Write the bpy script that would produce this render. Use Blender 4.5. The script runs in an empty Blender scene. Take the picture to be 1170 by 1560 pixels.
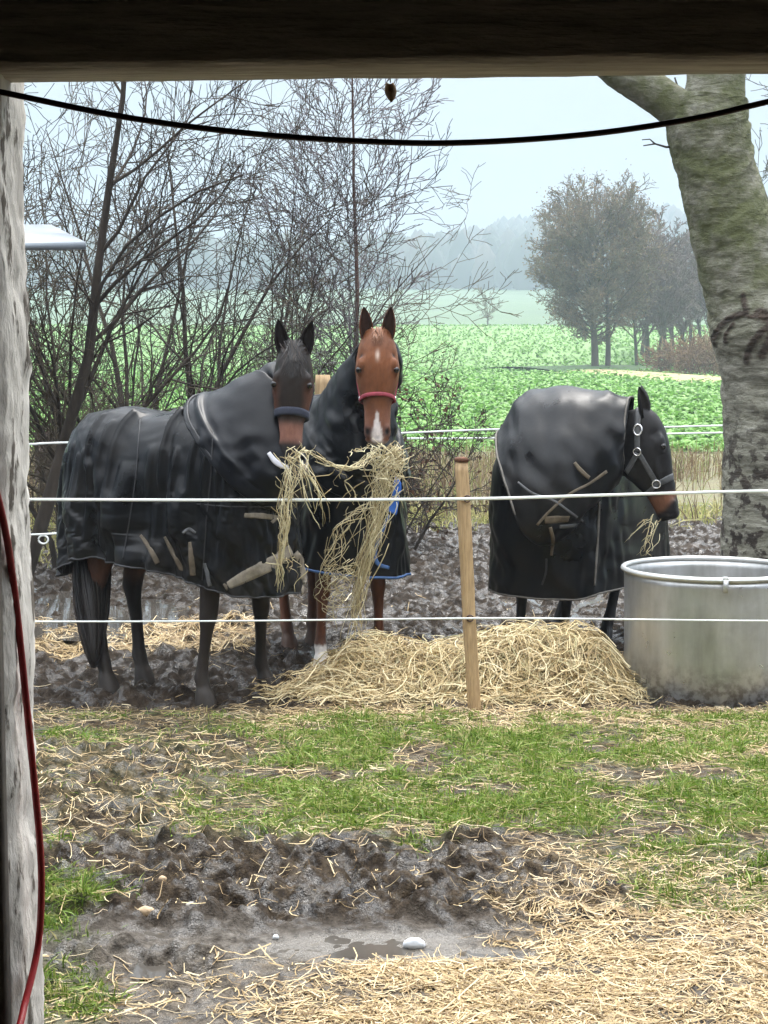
import bpy, math, random
import numpy as np
from mathutils import Vector, Matrix
from mathutils.bvhtree import BVHTree

S = bpy.context.scene
COL = S.collection
rng = np.random.default_rng(7)
R = math.radians
V3 = lambda *a: np.array(a, float)

# ------------------------------------------------------------------ camera
FPX, CX, CY, HZ = 2400.0, 585.0, 780.0, 560.0
CAM = V3(0, 0, 1.75)
PITCH = math.atan((CY - HZ) / FPX)
FW = V3(0, math.cos(PITCH), -math.sin(PITCH))
UP = V3(0, math.sin(PITCH), math.cos(PITCH))
RT = V3(1, 0, 0)


def ray(px, py):
    return FW + RT * ((px - CX) / FPX) + UP * ((CY - py) / FPX)


def at(px, py, Y):
    d = ray(px, py)
    return CAM + d * (Y / d[1])


def on_ground(px, py, z=0.0):
    d = ray(px, py)
    return CAM + d * ((z - CAM[2]) / d[2])


cam = bpy.data.cameras.new('camera')
cam.sensor_fit = 'VERTICAL'
cam.sensor_height = 36.0
cam.lens = FPX / 1560.0 * 36.0
cam.clip_start = 0.05
cam.clip_end = 5000
cam_o = bpy.data.objects.new('camera', cam)
COL.objects.link(cam_o)
cam_o.location = CAM
cam_o.rotation_euler = (math.pi / 2 - PITCH, 0, 0)
S.camera = cam_o


# ------------------------------------------------------------------ noise
def _h(ix, iy, seed):
    n = (ix.astype(np.int64) * 374761393 + iy.astype(np.int64) * 668265263 + seed * 1442695041) & 0xFFFFFFFF
    n = ((n ^ (n >> 13)) * 1274126177) & 0xFFFFFFFF
    n = (n ^ (n >> 16)) & 0xFFFFFFFF
    return n


def pn(x, y, seed=0):
    """2D gradient noise, about -1..1"""
    x = np.asarray(x, float); y = np.asarray(y, float)
    x, y = np.broadcast_arrays(x, y)
    xi = np.floor(x); yi = np.floor(y)
    xf = x - xi; yf = y - yi
    u = xf * xf * xf * (xf * (xf * 6 - 15) + 10)
    v = yf * yf * yf * (yf * (yf * 6 - 15) + 10)

    def g(dx, dy):
        a = _h(xi + dx, yi + dy, seed) / 4294967296.0 * 2 * np.pi
        return np.cos(a) * (xf - dx) + np.sin(a) * (yf - dy)
    a = g(0, 0) * (1 - u) + g(1, 0) * u
    b = g(0, 1) * (1 - u) + g(1, 1) * u
    return (a * (1 - v) + b * v) * 1.5


def fbm(x, y, seed=0, o=4, g=0.5):
    s = 0; a = 1.0; t = 0
    for i in range(o):
        s = s + a * pn(x * 2 ** i, y * 2 ** i, seed + i * 17); t += a; a *= g
    return s / t


def worley(x, y, seed=0):
    """distance to the nearest of jittered cell points, 0..~1"""
    xi = np.floor(x); yi = np.floor(y); best = np.full(np.shape(x), 9.0)
    for dx in (-1, 0, 1):
        for dy in (-1, 0, 1):
            h1 = _h(xi + dx, yi + dy, seed) / 4294967296.0; h2 = _h(xi + dx, yi + dy, seed + 7) / 4294967296.0
            best = np.minimum(best, (xi + dx + h1 - x) ** 2 + (yi + dy + h2 - y) ** 2)
    return np.sqrt(best)


def sst(e0, e1, x):
    t = np.clip((x - e0) / (e1 - e0), 0, 1)
    return t * t * (3 - 2 * t)


# ------------------------------------------------------------------ mesh + object helpers
def mk_mesh(name, V, F, smooth=True):
    """V (n,3); F = quads/tris as one array or list of arrays"""
    V = np.ascontiguousarray(V, dtype=np.float32)
    Fs = F if isinstance(F, list) and len(F) and isinstance(F[0], np.ndarray) and F[0].ndim == 2 else [np.asarray(F)]
    me = bpy.data.meshes.new(name)
    me.vertices.add(len(V)); me.vertices.foreach_set('co', V.ravel())
    loops = np.concatenate([f.ravel() for f in Fs]).astype(np.int32)
    tot = np.concatenate([np.full(len(f), f.shape[1], np.int32) for f in Fs])
    st = np.concatenate([[0], np.cumsum(tot)[:-1]]).astype(np.int32)
    me.loops.add(len(loops)); me.loops.foreach_set('vertex_index', loops)
    me.polygons.add(len(tot)); me.polygons.foreach_set('loop_start', st)
    me.update(calc_edges=True)
    me.validate()
    if smooth:
        me.polygons.foreach_set('use_smooth', np.ones(len(me.polygons), bool))
    return me


def wloc(o):
    p = V3(0, 0, 0)
    while o is not None:
        p = p + np.array(o.location); o = o.parent
    return p


def link(name, me, mat, parent=None):
    """world-coordinate mesh -> object (child of parent, or origin at its own base)"""
    o = bpy.data.objects.new(name, me)
    COL.objects.link(o)
    n = len(me.vertices)
    co = np.empty(n * 3, np.float32); me.vertices.foreach_get('co', co)
    co = co.reshape(-1, 3)
    if parent is not None:
        o.parent = parent
        off = wloc(parent)
    else:
        off = V3(0, 0, 0)
    if abs(off).sum() > 0:
        me.vertices.foreach_set('co', (co - off).astype(np.float32).ravel()); me.update()
    if mat is not None:
        me.materials.append(mat)
    return o


def tag(o, label=None, cat=None, group=None, kind=None):
    if label: o['label'] = label
    if cat: o['category'] = cat
    if group: o['group'] = group
    if kind: o['kind'] = kind
    return o


def thing(name, loc, label, cat, group=None):
    o = bpy.data.objects.new(name, None)
    COL.objects.link(o)
    o.location = [float(a) for a in loc]
    o.empty_display_size = 0.1
    return tag(o, label, cat, group)


def rebase(o):
    """move a top-level mesh's origin to its base centre"""
    me = o.data
    n = len(me.vertices)
    co = np.empty(n * 3, np.float32); me.vertices.foreach_get('co', co); co = co.reshape(-1, 3)
    c = (co.min(0) + co.max(0)) / 2; c[2] = co[:, 2].min()
    me.vertices.foreach_set('co', (co - c).ravel()); me.update()
    o.location = [float(a) for a in c]
    return o


class MB:
    def __init__(s):
        s.v = []; s.q = []; s.t = []; s.n = 0

    def add(s, V, Q=None, T=None):
        V = np.asarray(V, float)
        s.v.append(V)
        if Q is not None and len(Q): s.q.append(np.asarray(Q) + s.n)
        if T is not None and len(T): s.t.append(np.asarray(T) + s.n)
        s.n += len(V)

    def box(s, lo, hi, M=None):
        x0, y0, z0 = lo; x1, y1, z1 = hi
        V = np.array([[x0, y0, z0], [x1, y0, z0], [x1, y1, z0], [x0, y1, z0], [x0, y0, z1], [x1, y0, z1], [x1, y1, z1], [x0, y1, z1]], float)
        if M is not None: V = (M[:3, :3] @ V.T).T + M[:3, 3]
        s.add(V, [[0, 3, 2, 1], [4, 5, 6, 7], [0, 1, 5, 4], [1, 2, 6, 5], [2, 3, 7, 6], [3, 0, 4, 7]])

    def tube(s, P, r, n=8, cap=True):
        P = np.asarray(P, float); k = len(P)
        r = np.broadcast_to(np.asarray(r, float), (k,))
        T = np.gradient(P, axis=0)
        T /= np.linalg.norm(T, axis=1, keepdims=True) + 1e-12
        ref = V3(0, 0, 1) if abs(T[:, 2]).mean() < 0.8 else V3(1, 0, 0)
        U = np.cross(T, ref); U /= np.linalg.norm(U, axis=1, keepdims=True) + 1e-12
        W = np.cross(T, U)
        a = np.arange(n) / n * 2 * np.pi
        V = P[:, None] + r[:, None, None] * (U[:, None] * np.cos(a)[None, :, None] + W[:, None] * np.sin(a)[None, :, None])
        s.grid(V, closed=True, cap=cap)

    def grid(s, V, closed=False, cap=False):
        """V (k,n,3)"""
        k, n = V.shape[:2]
        i = np.arange(k - 1)[:, None]; j = np.arange(n if closed else n - 1)[None, :]
        j2 = (j + 1) % n
        Q = np.stack([i * n + j, i * n + j2, (i + 1) * n + j2, (i + 1) * n + j], -1).reshape(-1, 4)
        VV = V.reshape(-1, 3)
        T = None
        if cap and closed:
            c0 = V[0].mean(0); c1 = V[-1].mean(0)
            VV = np.vstack([VV, c0, c1])
            jj = np.arange(n)
            T = np.vstack([np.stack([np.full(n, k * n), (jj + 1) % n, jj], -1),
                           np.stack([np.full(n, k * n + 1), (k - 1) * n + jj, (k - 1) * n + (jj + 1) % n], -1)])
        s.add(VV, Q, T)

    def mesh(s, name, smooth=True):
        F = []
        if s.q: F.append(np.vstack(s.q))
        if s.t: F.append(np.vstack(s.t))
        return mk_mesh(name, np.vstack(s.v), F, smooth)

    def build(s, name, mat, parent=None, smooth=True):
        return link(name, s.mesh(name, smooth), mat, parent)


def ell(c, r, n=14, m=9):
    """ellipsoid grid"""
    a = np.arange(n) / n * 2 * np.pi
    b = np.linspace(-np.pi / 2 + 0.05, np.pi / 2 - 0.05, m)
    V = np.stack([np.cos(b)[:, None] * np.cos(a)[None], np.cos(b)[:, None] * np.sin(a)[None], np.repeat(np.sin(b)[:, None], n, 1)], -1)
    return V * np.asarray(r, float) + np.asarray(c, float)


def spline(P, n):
    """Catmull-Rom resample of rows P"""
    P = np.asarray(P, float); k = len(P)
    Q = np.vstack([2 * P[0] - P[1], P, 2 * P[-1] - P[-2]])
    t = np.linspace(0, k - 1 - 1e-9, n); i = t.astype(int); f = (t - i)[:, None]
    a, b, c, d = Q[i], Q[i + 1], Q[i + 2], Q[i + 3]
    return 0.5 * (2 * b + (c - a) * f + (2 * a - 5 * b + 4 * c - d) * f * f + (3 * b - a - 3 * c + d) * f ** 3)


def interp(xs, ys, x):
    ys = np.asarray(ys, float)
    if ys.ndim == 1: return np.interp(x, xs, ys)
    return np.stack([np.interp(x, xs, ys[:, k]) for k in range(ys.shape[1])], -1)


def bake(me, mods):
    """evaluate a chain of modifiers on a mesh and return the resulting mesh"""
    o = bpy.data.objects.new('temp', me); COL.objects.link(o)
    for typ, kw in mods:
        m = o.modifiers.new(typ, typ)
        for k, v in kw.items(): setattr(m, k, v)
    dg = bpy.context.evaluated_depsgraph_get(); dg.update()
    out = bpy.data.meshes.new_from_object(o.evaluated_get(dg), depsgraph=dg)
    bpy.data.objects.remove(o); bpy.data.meshes.remove(me)
    return out


def co_of(me):
    a = np.empty(len(me.vertices) * 3, np.float32); me.vertices.foreach_get('co', a); return a.reshape(-1, 3).astype(float)


def no_of(me):
    a = np.empty(len(me.vertices) * 3, np.float32); me.vertices.foreach_get('normal', a); return a.reshape(-1, 3).astype(float)


def set_co(me, V):
    me.vertices.foreach_set('co', np.asarray(V, np.float32).ravel()); me.update()


def set_col(me, C, name='Col'):
    C = np.asarray(C, np.float32)
    if C.shape[1] == 3: C = np.hstack([C, np.ones((len(C), 1), np.float32)])
    at_ = me.color_attributes.new(name, 'FLOAT_COLOR', 'POINT')
    at_.data.foreach_set('color', C.ravel())


# ------------------------------------------------------------------ materials
class NT:
    def __init__(s, name):
        s.m = bpy.data.materials.new(name); s.m.use_nodes = True
        s.t = s.m.node_tree; s.n = s.t.nodes; s.n.clear()
        s.out = s.n.new('ShaderNodeOutputMaterial')
        s.p = s.n.new('ShaderNodeBsdfPrincipled')
        s.l(s.p.outputs[0], s.out.inputs[0])

    def l(s, a, b): s.t.links.new(a, b)

    def set(s, k, v):
        if hasattr(v, 'links') or isinstance(v, bpy.types.NodeSocket): s.l(v, s.p.inputs[k])
        else: s.p.inputs[k].default_value = (v[0], v[1], v[2], 1) if isinstance(v, tuple) else v
        return s

    def coord(s, scale=(1, 1, 1), kind='Object', rot=(0, 0, 0)):
        if kind == 'World':
            g = s.n.new('ShaderNodeNewGeometry').outputs['Position']
        else:
            g = s.n.new('ShaderNodeTexCoord').outputs[kind]
        m = s.n.new('ShaderNodeMapping'); m.inputs['Scale'].default_value = scale; m.inputs['Rotation'].default_value = rot
        s.l(g, m.inputs[0])
        return m.outputs[0]

    def noise(s, scale=5, detail=4, rough=0.55, vec=None, dist=0.0):
        x = s.n.new('ShaderNodeTexNoise')
        x.inputs['Scale'].default_value = scale; x.inputs['Detail'].default_value = detail
        x.inputs['Roughness'].default_value = rough; x.inputs['Distortion'].default_value = dist
        s.l(vec if vec is not None else s.coord(), x.inputs['Vector'])
        return x.outputs['Fac']

    def ramp(s, fac, stops):
        r = s.n.new('ShaderNodeValToRGB'); e = r.color_ramp.elements
        while len(e) < len(stops): e.new(0.5)
        for i, (p, c) in enumerate(stops):
            e[i].position = p
            e[i].color = (c, c, c, 1) if isinstance(c, (int, float)) else (c[0], c[1], c[2], 1)
        s.l(fac, r.inputs[0])
        return r.outputs[0]

    def mix(s, fac, a, b, mode='MIX'):
        x = s.n.new('ShaderNodeMix'); x.data_type = 'RGBA'; x.blend_type = mode
        for k, v in ((0, fac), (6, a), (7, b)):
            if isinstance(v, bpy.types.NodeSocket): s.l(v, x.inputs[k])
            elif isinstance(v, (int, float)): x.inputs[k].default_value = v if k == 0 else (v, v, v, 1)
            else: x.inputs[k].default_value = (v[0], v[1], v[2], 1)
        return x.outputs[2]

    def math(s, op, a, b=0.0):
        x = s.n.new('ShaderNodeMath'); x.operation = op
        for k, v in ((0, a), (1, b)):
            if isinstance(v, bpy.types.NodeSocket): s.l(v, x.inputs[k])
            else: x.inputs[k].default_value = v
        return x.outputs[0]

    def attr(s, name='Col'):
        x = s.n.new('ShaderNodeAttribute'); x.attribute_name = name
        return x.outputs['Color']

    def sep(s, c):
        x = s.n.new('ShaderNodeSeparateColor'); s.l(c, x.inputs[0]); return x.outputs

    def island(s):
        return s.n.new('ShaderNodeNewGeometry').outputs['Random Per Island']

    def bump(s, h, strength=0.5, dist=0.01):
        b = s.n.new('ShaderNodeBump'); b.inputs['Strength'].default_value = strength; b.inputs['Distance'].default_value = dist
        s.l(h, b.inputs['Height']); s.l(b.outputs[0], s.p.inputs['Normal'])
        return s


def simple(name, col, rough=0.6, metal=0.0, var=0.25, scale=30, bump=0.2, spec=0.5):
    t = NT(name)
    n = t.noise(scale, 5, 0.6)
    d = tuple(c * (1 - var) for c in col); l_ = tuple(min(1, c * (1 + var)) for c in col)
    t.set('Base Color', t.ramp(n, [(0.3, d), (0.7, l_)])).set('Roughness', rough).set('Metallic', metal).set('Specular IOR Level', spec)
    if bump: t.bump(t.noise(scale * 4, 4, 0.6), bump, 0.004)
    return t.m


def strand_mat(name, stops, rough=0.6, trans=0.0, spec=0.3):
    t = NT(name)
    c = t.ramp(t.island(), stops)
    t.set('Base Color', c).set('Roughness', rough).set('Specular IOR Level', spec)
    if trans:
        tr = t.n.new('ShaderNodeBsdfTranslucent'); t.l(c, tr.inputs[0])
        mx = t.n.new('ShaderNodeMixShader'); mx.inputs[0].default_value = trans
        t.l(t.p.outputs[0], mx.inputs[1]); t.l(tr.outputs[0], mx.inputs[2]); t.l(mx.outputs[0], t.out.inputs[0])
    return t.m


M = {}
M['straw'] = strand_mat('straw', [(0, (0.17, 0.11, 0.055)), (0.25, (0.36, 0.25, 0.12)), (0.6, (0.60, 0.45, 0.235)), (0.88, (0.74, 0.62, 0.40)), (1, (0.26, 0.19, 0.11))], 0.5, 0.12)
M['hay'] = strand_mat('hay', [(0, (0.20, 0.135, 0.06)), (0.25, (0.42, 0.31, 0.15)), (0.6, (0.60, 0.48, 0.26)), (0.85, (0.74, 0.64, 0.41)), (1, (0.36, 0.33, 0.16))], 0.55, 0.12)
M['mouth_hay'] = strand_mat('mouth_hay', [(0, (0.34, 0.26, 0.13)), (0.4, (0.62, 0.53, 0.31)), (0.8, (0.80, 0.73, 0.50)), (1, (0.50, 0.44, 0.24))], 0.55, 0.12)
M['grass'] = strand_mat('grass', [(0, (0.06, 0.115, 0.012)), (0.3, (0.12, 0.205, 0.022)), (0.6, (0.20, 0.30, 0.045)), (0.8, (0.32, 0.36, 0.10)), (1, (0.46, 0.40, 0.19))], 0.5, 0.25)
M['dry_grass'] = strand_mat('dry_grass', [(0, (0.085, 0.055, 0.032)), (0.4, (0.17, 0.115, 0.065)), (0.7, (0.27, 0.20, 0.115)), (0.88, (0.26, 0.27, 0.09)), (1, (0.13, 0.21, 0.05))], 0.7, 0.2)
M['yellow_grass'] = strand_mat('yellow_grass', [(0, (0.22, 0.26, 0.06)), (0.5, (0.40, 0.38, 0.14)), (1, (0.52, 0.46, 0.22))], 0.7, 0.2)
M['crop'] = strand_mat('crop', [(0, (0.07, 0.16, 0.025)), (0.3, (0.13, 0.29, 0.05)), (0.7, (0.19, 0.38, 0.075)), (1, (0.27, 0.45, 0.13))], 0.5, 0.3)
# ------------------------------------------------------------------ world and light
W = bpy.data.worlds.new('World'); S.world = W; W.use_nodes = True
nt = W.node_tree; nt.nodes.clear()
SUN_EL, SUN_ROT = R(60), R(25)
sky = nt.nodes.new('ShaderNodeTexSky'); sky.sky_type = 'NISHITA'; sky.sun_disc = False
sky.sun_elevation = SUN_EL; sky.sun_rotation = SUN_ROT
sky.air_density = 1.0; sky.dust_density = 4.0; sky.ozone_density = 1.0
# overcast: the cloud deck evens the blue out towards a pale cool white
hs = nt.nodes.new('ShaderNodeHueSaturation'); hs.inputs['Saturation'].default_value = 0.45
tc = nt.nodes.new('ShaderNodeTexCoord')
mp = nt.nodes.new('ShaderNodeMapping'); mp.inputs['Scale'].default_value = (1, 1, 3)
ns = nt.nodes.new('ShaderNodeTexNoise'); ns.inputs['Scale'].default_value = 1.6; ns.inputs['Detail'].default_value = 5
rp = nt.nodes.new('ShaderNodeValToRGB'); rp.color_ramp.elements[0].position = 0.3; rp.color_ramp.elements[0].color = (4.6, 5.0, 5.6, 1)
rp.color_ramp.elements[1].position = 0.75; rp.color_ramp.elements[1].color = (6.3, 6.5, 6.8, 1)
mx = nt.nodes.new('ShaderNodeMix'); mx.data_type = 'RGBA'; mx.inputs[0].default_value = 0.88
bg = nt.nodes.new('ShaderNodeBackground'); bg.inputs['Strength'].default_value = 0.12
wo = nt.nodes.new('ShaderNodeOutputWorld')
L = nt.links.new
L(tc.outputs['Generated'], mp.inputs[0]); L(mp.outputs[0], ns.inputs['Vector']); L(ns.outputs['Fac'], rp.inputs[0])
L(sky.outputs[0], hs.inputs['Color']); L(hs.outputs[0], mx.inputs[6]); L(rp.outputs[0], mx.inputs[7])
sx_ = nt.nodes.new('ShaderNodeSeparateXYZ'); L(tc.outputs['Generated'], sx_.inputs[0])
gr_ = nt.nodes.new('ShaderNodeValToRGB'); e_ = gr_.color_ramp.elements; e_.new(0.5)   # overcast skies are dimmest near the horizon
for i_, (p_, c_) in enumerate([(0.0, (0.148, 0.163, 0.188, 1)), (0.24, (0.262, 0.276, 0.302, 1)), (0.8, (2.1, 2.07, 2.02, 1))]): e_[i_].position = p_; e_[i_].color = c_
mu_ = nt.nodes.new('ShaderNodeMix'); mu_.data_type = 'RGBA'; mu_.blend_type = 'MULTIPLY'; mu_.inputs[0].default_value = 1
L(sx_.outputs[2], gr_.inputs[0]); L(mx.outputs[2], mu_.inputs[6]); L(gr_.outputs[0], mu_.inputs[7])
L(mu_.outputs[2], bg.inputs[0]); L(bg.outputs[0], wo.inputs[0])

sl = bpy.data.lights.new('sun', 'SUN'); sl.energy = 1.2; sl.angle = R(30); sl.color = (1, 0.96, 0.9)
so = bpy.data.objects.new('sun', sl); COL.objects.link(so); so.location = (4, 8, 25)
# NISHITA: rotation 0 puts the sun on +Y, positive turns clockwise seen from above
sd = Vector((math.sin(SUN_ROT) * math.cos(SUN_EL), math.cos(SUN_ROT) * math.cos(SUN_EL), math.sin(SUN_EL)))
so.rotation_euler = (-sd).to_track_quat('-Z', 'Y').to_euler()

S.view_settings.view_transform = 'Standard'; S.view_settings.look = 'None'
S.view_settings.exposure = 1.95; S.view_settings.gamma = 1.0
S.render.engine = 'CYCLES'
S.cycles.use_denoising = True
S.cycles.max_bounces = 8; S.cycles.diffuse_bounces = 3; S.cycles.glossy_bounces = 3; S.cycles.transmission_bounces = 4
S.cycles.volume_bounces = 1; S.cycles.transparent_max_bounces = 8
S.cycles.use_adaptive_sampling = True; S.cycles.adaptive_threshold = 0.02
S.cycles.sample_clamp_indirect = 6

# ------------------------------------------------------------------ terrain
TY = [-40, 30, 100, 160, 185, 230, 420, 480, 700, 760, 1500]
TZ = [0, 0, 1.75, 5.9, 6.4, 8.0, 21, 26, 52, 54, 20]


def base_z(X, Y):
    X = np.asarray(X, float); Y = np.asarray(Y, float)
    z = np.interp(Y, TY, TZ)
    hillx = np.interp(X, [-400, -20, 30, 70, 400], [0.45, 0.50, 0.80, 1.16, 1.25])
    far = sst(430, 700, Y)
    z = z * (1 - far) + far * (21 + (z - 21) * hillx)
    z = z + sst(30, 120, Y) * 0.25 * fbm(X / 23, Y / 23, 5, 3) * np.minimum(1, Y / 100)
    return z


# ground cover zones (all in metres on the ground)
def zones(X, Y):
    w = 0.35 * fbm(X * 1.1, Y * 1.1, 31, 3); w2 = 0.25 * fbm(X * 2.3, Y * 2.3, 41, 3)
    Yw = Y + w; Xw = X + w2
    padd = sst(7.85, 8.25, Y + 0.3 * w)                        # trampled paddock behind the wire
    padd = padd * (1 - sst(17.0, 19.5, Y + w))
    clump = sst(4.72, 4.95, Yw) * (1 - sst(5.55, 5.95, Yw)) * (1 - sst(0.45, 1.0, Xw + 0.25 * (Y - 5)))
    clump = np.maximum(clump, 0.75 * sst(5.6, 5.9, Yw) * (1 - sst(7.0, 7.6, Yw)) * (1 - sst(-0.95, -0.55, Xw)))
    clump = np.maximum(clump, 0.8 * sst(4.3, 4.45, Yw) * (1 - sst(4.6, 4.75, Yw)) * (1 - sst(-0.6, -0.35, Xw)))
    gr = sst(5.45, 5.75, Yw) * (1 - sst(7.75, 8.05, Y)) * (0.55 + 0.45 * sst(-0.75, -0.25, Xw))
    gr = gr * (1 - 0.8 * clump) * sst(-0.26, 0.24, fbm(X * 2.3, Y * 3.2, 51, 4) + 0.08)
    gr = np.maximum(gr, 0.9 * sst(4.55, 4.8, Yw) * (1 - sst(5.2, 5.4, Yw)) * (1 - sst(-0.98, -0.86, Xw)))
    gr = np.maximum(gr, 0.55 * (1 - sst(-0.85, -0.72, Xw)) * (1 - sst(4.4, 4.6, Yw)))
    gr = np.maximum(gr, 0.5 * sst(5.0, 5.2, Yw) * (1 - sst(5.5, 5.7, Yw)) * sst(0.7, 0.9, Xw))
    pat = sst(-0.42, 0.25, fbm(X * 2.6, Y * 5.5, 57, 4) + 0.1)
    st = 0.95 * (1 - sst(4.50, 4.78, Yw - 0.15 * X)) * (0.25 + 0.75 * sst(-0.45, 0.1, Xw)) * (0.30 + 0.70 * pat)
    st = np.maximum(st, 0.55 * sst(4.5, 4.8, Y) * (1 - sst(5.4, 5.8, Yw)) * sst(0.2, 0.65, Xw))
    st = np.maximum(st, 0.12 * sst(4.8, 5.0, Y) * (1 - sst(5.6, 5.8, Y)))
    st = np.maximum(st, 0.30 * sst(5.5, 5.8, Yw) * (1 - sst(7.9, 8.1, Y)))
    st = np.maximum(st, 0.85 * sst(7.25, 7.7, Yw) * (1 - sst(7.95, 8.1, Y)) * (0.5 + 0.5 * sst(-0.9, -0.4, X)))
    st = np.maximum(st, 0.7 * sst(6.4, 7.0, Yw) * (1 - sst(7.95, 8.1, Y)) * sst(0.9, 1.3, Xw))
    st = np.maximum(st, 0.9 * sst(9.5, 9.8, Yw) * (1 - sst(10.6, 11.1, Yw)) * (1 - sst(-0.95, -0.7, Xw)))
    st = np.maximum(st, 0.03 * padd)
    pud = np.exp(-(((X + 0.05) / 0.33) ** 2 + ((Y - 4.66) / 0.13) ** 2))
    pud = np.maximum(pud, 0.8 * np.exp(-(((X - 0.30) / 0.22) ** 2 + ((Y - 4.60) / 0.07) ** 2)))
    pud = np.maximum(pud, 0.7 * np.exp(-(((X - 0.15) / 0.16) ** 2 + ((Y - 4.72) / 0.06) ** 2)))
    st = st * (1 - 0.93 * sst(0.25, 0.55, pud))
    gr = gr * (1 - padd)
    return dict(padd=padd, clump=clump, grass=gr, straw=st, pud=pud)


def ground_z(X, Y):
    X = np.asarray(X, float); Y = np.asarray(Y, float)
    z = base_z(X, Y)
    Z = zones(X, Y)
    hoof = fbm(X * 4.2, Y * 4.2, 3, 4, 0.55)
    rid = 1 - np.abs(fbm(X * 5.5 + 9, Y * 5.5, 13, 4, 0.55)) * 2
    m = Z['padd']
    z = z + m * (0.075 * hoof + 0.030 * rid + 0.10 * (0.5 - worley(X * 5.5 + 0.5 * hoof, Y * 5.5, 5)) + 0.035 * (0.5 - worley(X * 13, Y * 13, 6)) - 0.035 + 0.03 * fbm(X * 0.9, Y * 0.9, 23, 2))
    z = z - m * 0.05 * sst(-1.0, -2.0, X) * sst(8.2, 9, Y) * (1 - sst(11, 13, Y))
    c = Z['clump']
    rid2 = 1 - np.abs(fbm(X * 6.5 + 3, Y * 6.5, 73, 4, 0.55)) * 2.2
    z = z + c * (0.025 * rid2 + 0.05 * fbm(X * 5, Y * 5, 83, 4, 0.6) + 0.10 * (0.5 - worley(X * 7 + 0.6 * rid2 * 0.3, Y * 7, 15)) + 0.04 * (0.5 - worley(X * 17, Y * 17, 16)) - 0.01)
    z = z + (1 - m) * (1 - c) * sst(4.9, 5.5, Y) * 0.022 * fbm(X * 3.1, Y * 3.1, 93, 4)
    flat = 1 - sst(4.7, 5.0, Y)
    z = z + flat * (0.008 * fbm(X * 4, Y * 4, 99, 3) + 0.012 * (0.45 - worley(X * 9, Y * 12, 44)) * sst(0.1, -0.3, X) + 0.005 * fbm(X * 22, Y * 30, 98, 2))
    z = z - 0.016 * Z['pud']
    z = np.where(Y > 21, base_z(X, Y), z)
    return z


ROW_N = np.concatenate([np.linspace(-9, 3.6, 14), 3.6 + np.cumsum(np.linspace(0.010, 0.028, 520))])
ROW_N = np.concatenate([ROW_N, np.geomspace(ROW_N[-1] + 0.05, 20.0, 260)])
sc_ = np.linspace(-1, 1, 620)
OUT = np.array([1.12, 1.4, 2.0, 3.2, 5.5, 10, 18.0])
COLS = np.concatenate([-OUT[::-1], sc_, OUT])


def sheet(name, rows, cols, halfw, mat, attr=True, drop=0.0):
    Yg, Sg = np.meshgrid(rows, cols, indexing='ij')
    Xg = Sg * halfw(Yg)
    Zg = ground_z(Xg, Yg) - drop
    mb = MB(); mb.grid(np.stack([Xg, Yg, Zg], -1)[:, :, :])
    me = mb.mesh(name)
    # face up
    if me.polygons[0].normal.z < 0: me.flip_normals()
    if attr:
        z = zones(Xg.ravel(), Yg.ravel())
        wet = np.clip(1 - sst(4.7, 4.95, Yg.ravel()), 0, 1)
        set_col(me, np.stack([z['grass'], z['straw'], wet], -1)); set_col(me, np.stack([z['pud']] * 3, -1), 'Silt')
    return tag(link(name, me, mat), kind='structure')


def mat_ground():
    t = NT('wet_mud')
    w = t.coord(kind='World')
    a = t.sep(t.attr())
    n1 = t.noise(3.5, 6, 0.6, w); n2 = t.noise(28, 5, 0.65, w); n3 = t.noise(140, 3, 0.6, w)
    mud = t.ramp(n1, [(0.3, (0.011, 0.0075, 0.005)), (0.55, (0.024, 0.017, 0.0115)), (0.75, (0.048, 0.035, 0.025))])
    mud = t.mix(t.ramp(n2, [(0.45, 0.0), (0.7, 0.5)]), mud, (0.056, 0.042, 0.031))
    pave = t.ramp(n2, [(0.35, (0.040, 0.033, 0.026)), (0.5, (0.095, 0.083, 0.070)), (0.7, (0.15, 0.133, 0.115))])
    c = t.mix(a[2], mud, pave)
    c = t.mix(t.ramp(t.math('ADD', t.sep(t.attr('Silt'))[0], t.math('MULTIPLY', t.math('SUBTRACT', n2, 0.5), 0.5)), [(0.30, 0.0), (0.5, 0.85)]), c, (0.165, 0.150, 0.130))     # pale silt settled where water stands
    g = t.ramp(n2, [(0.35, (0.045, 0.065, 0.018)), (0.7, (0.09, 0.11, 0.035))])
    c = t.mix(t.math('MULTIPLY', a[0], 0.75), c, g)
    s = t.ramp(n3, [(0.35, (0.22, 0.155, 0.08)), (0.65, (0.42, 0.31, 0.16))])
    sm = t.math('MULTIPLY', t.math('MULTIPLY', a[1], t.ramp(n2, [(0.42, 0.0), (0.6, 1.0)])), 0.6)
    c = t.mix(sm, c, s)
    t.set('Base Color', c)
    silt = t.ramp(t.sep(t.attr('Silt'))[0], [(0.25, 0.0), (0.5, 1.0)])
    wetm = t.math('MAXIMUM', silt, t.ramp(t.noise(11, 4, 0.6, w), [(0.48, 0.0), (0.58, 1.0)]))      # water film lying in patches
    t_ = t.mix(wetm, 0.60, 0.07); t.set('Roughness', t_).set('Specular IOR Level', t.mix(wetm, 0.07, 0.5))
    h = t.math('ADD', n2, t.math('MULTIPLY', n3, 0.35))
    t.bump(h, 0.9, 0.02)
    return t.m


M['ground'] = mat_ground()
sheet('ground', ROW_N, COLS, lambda Y: np.maximum(0.34 * np.maximum(Y, 0) + 0.9, 2.2), M['ground'])


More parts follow.
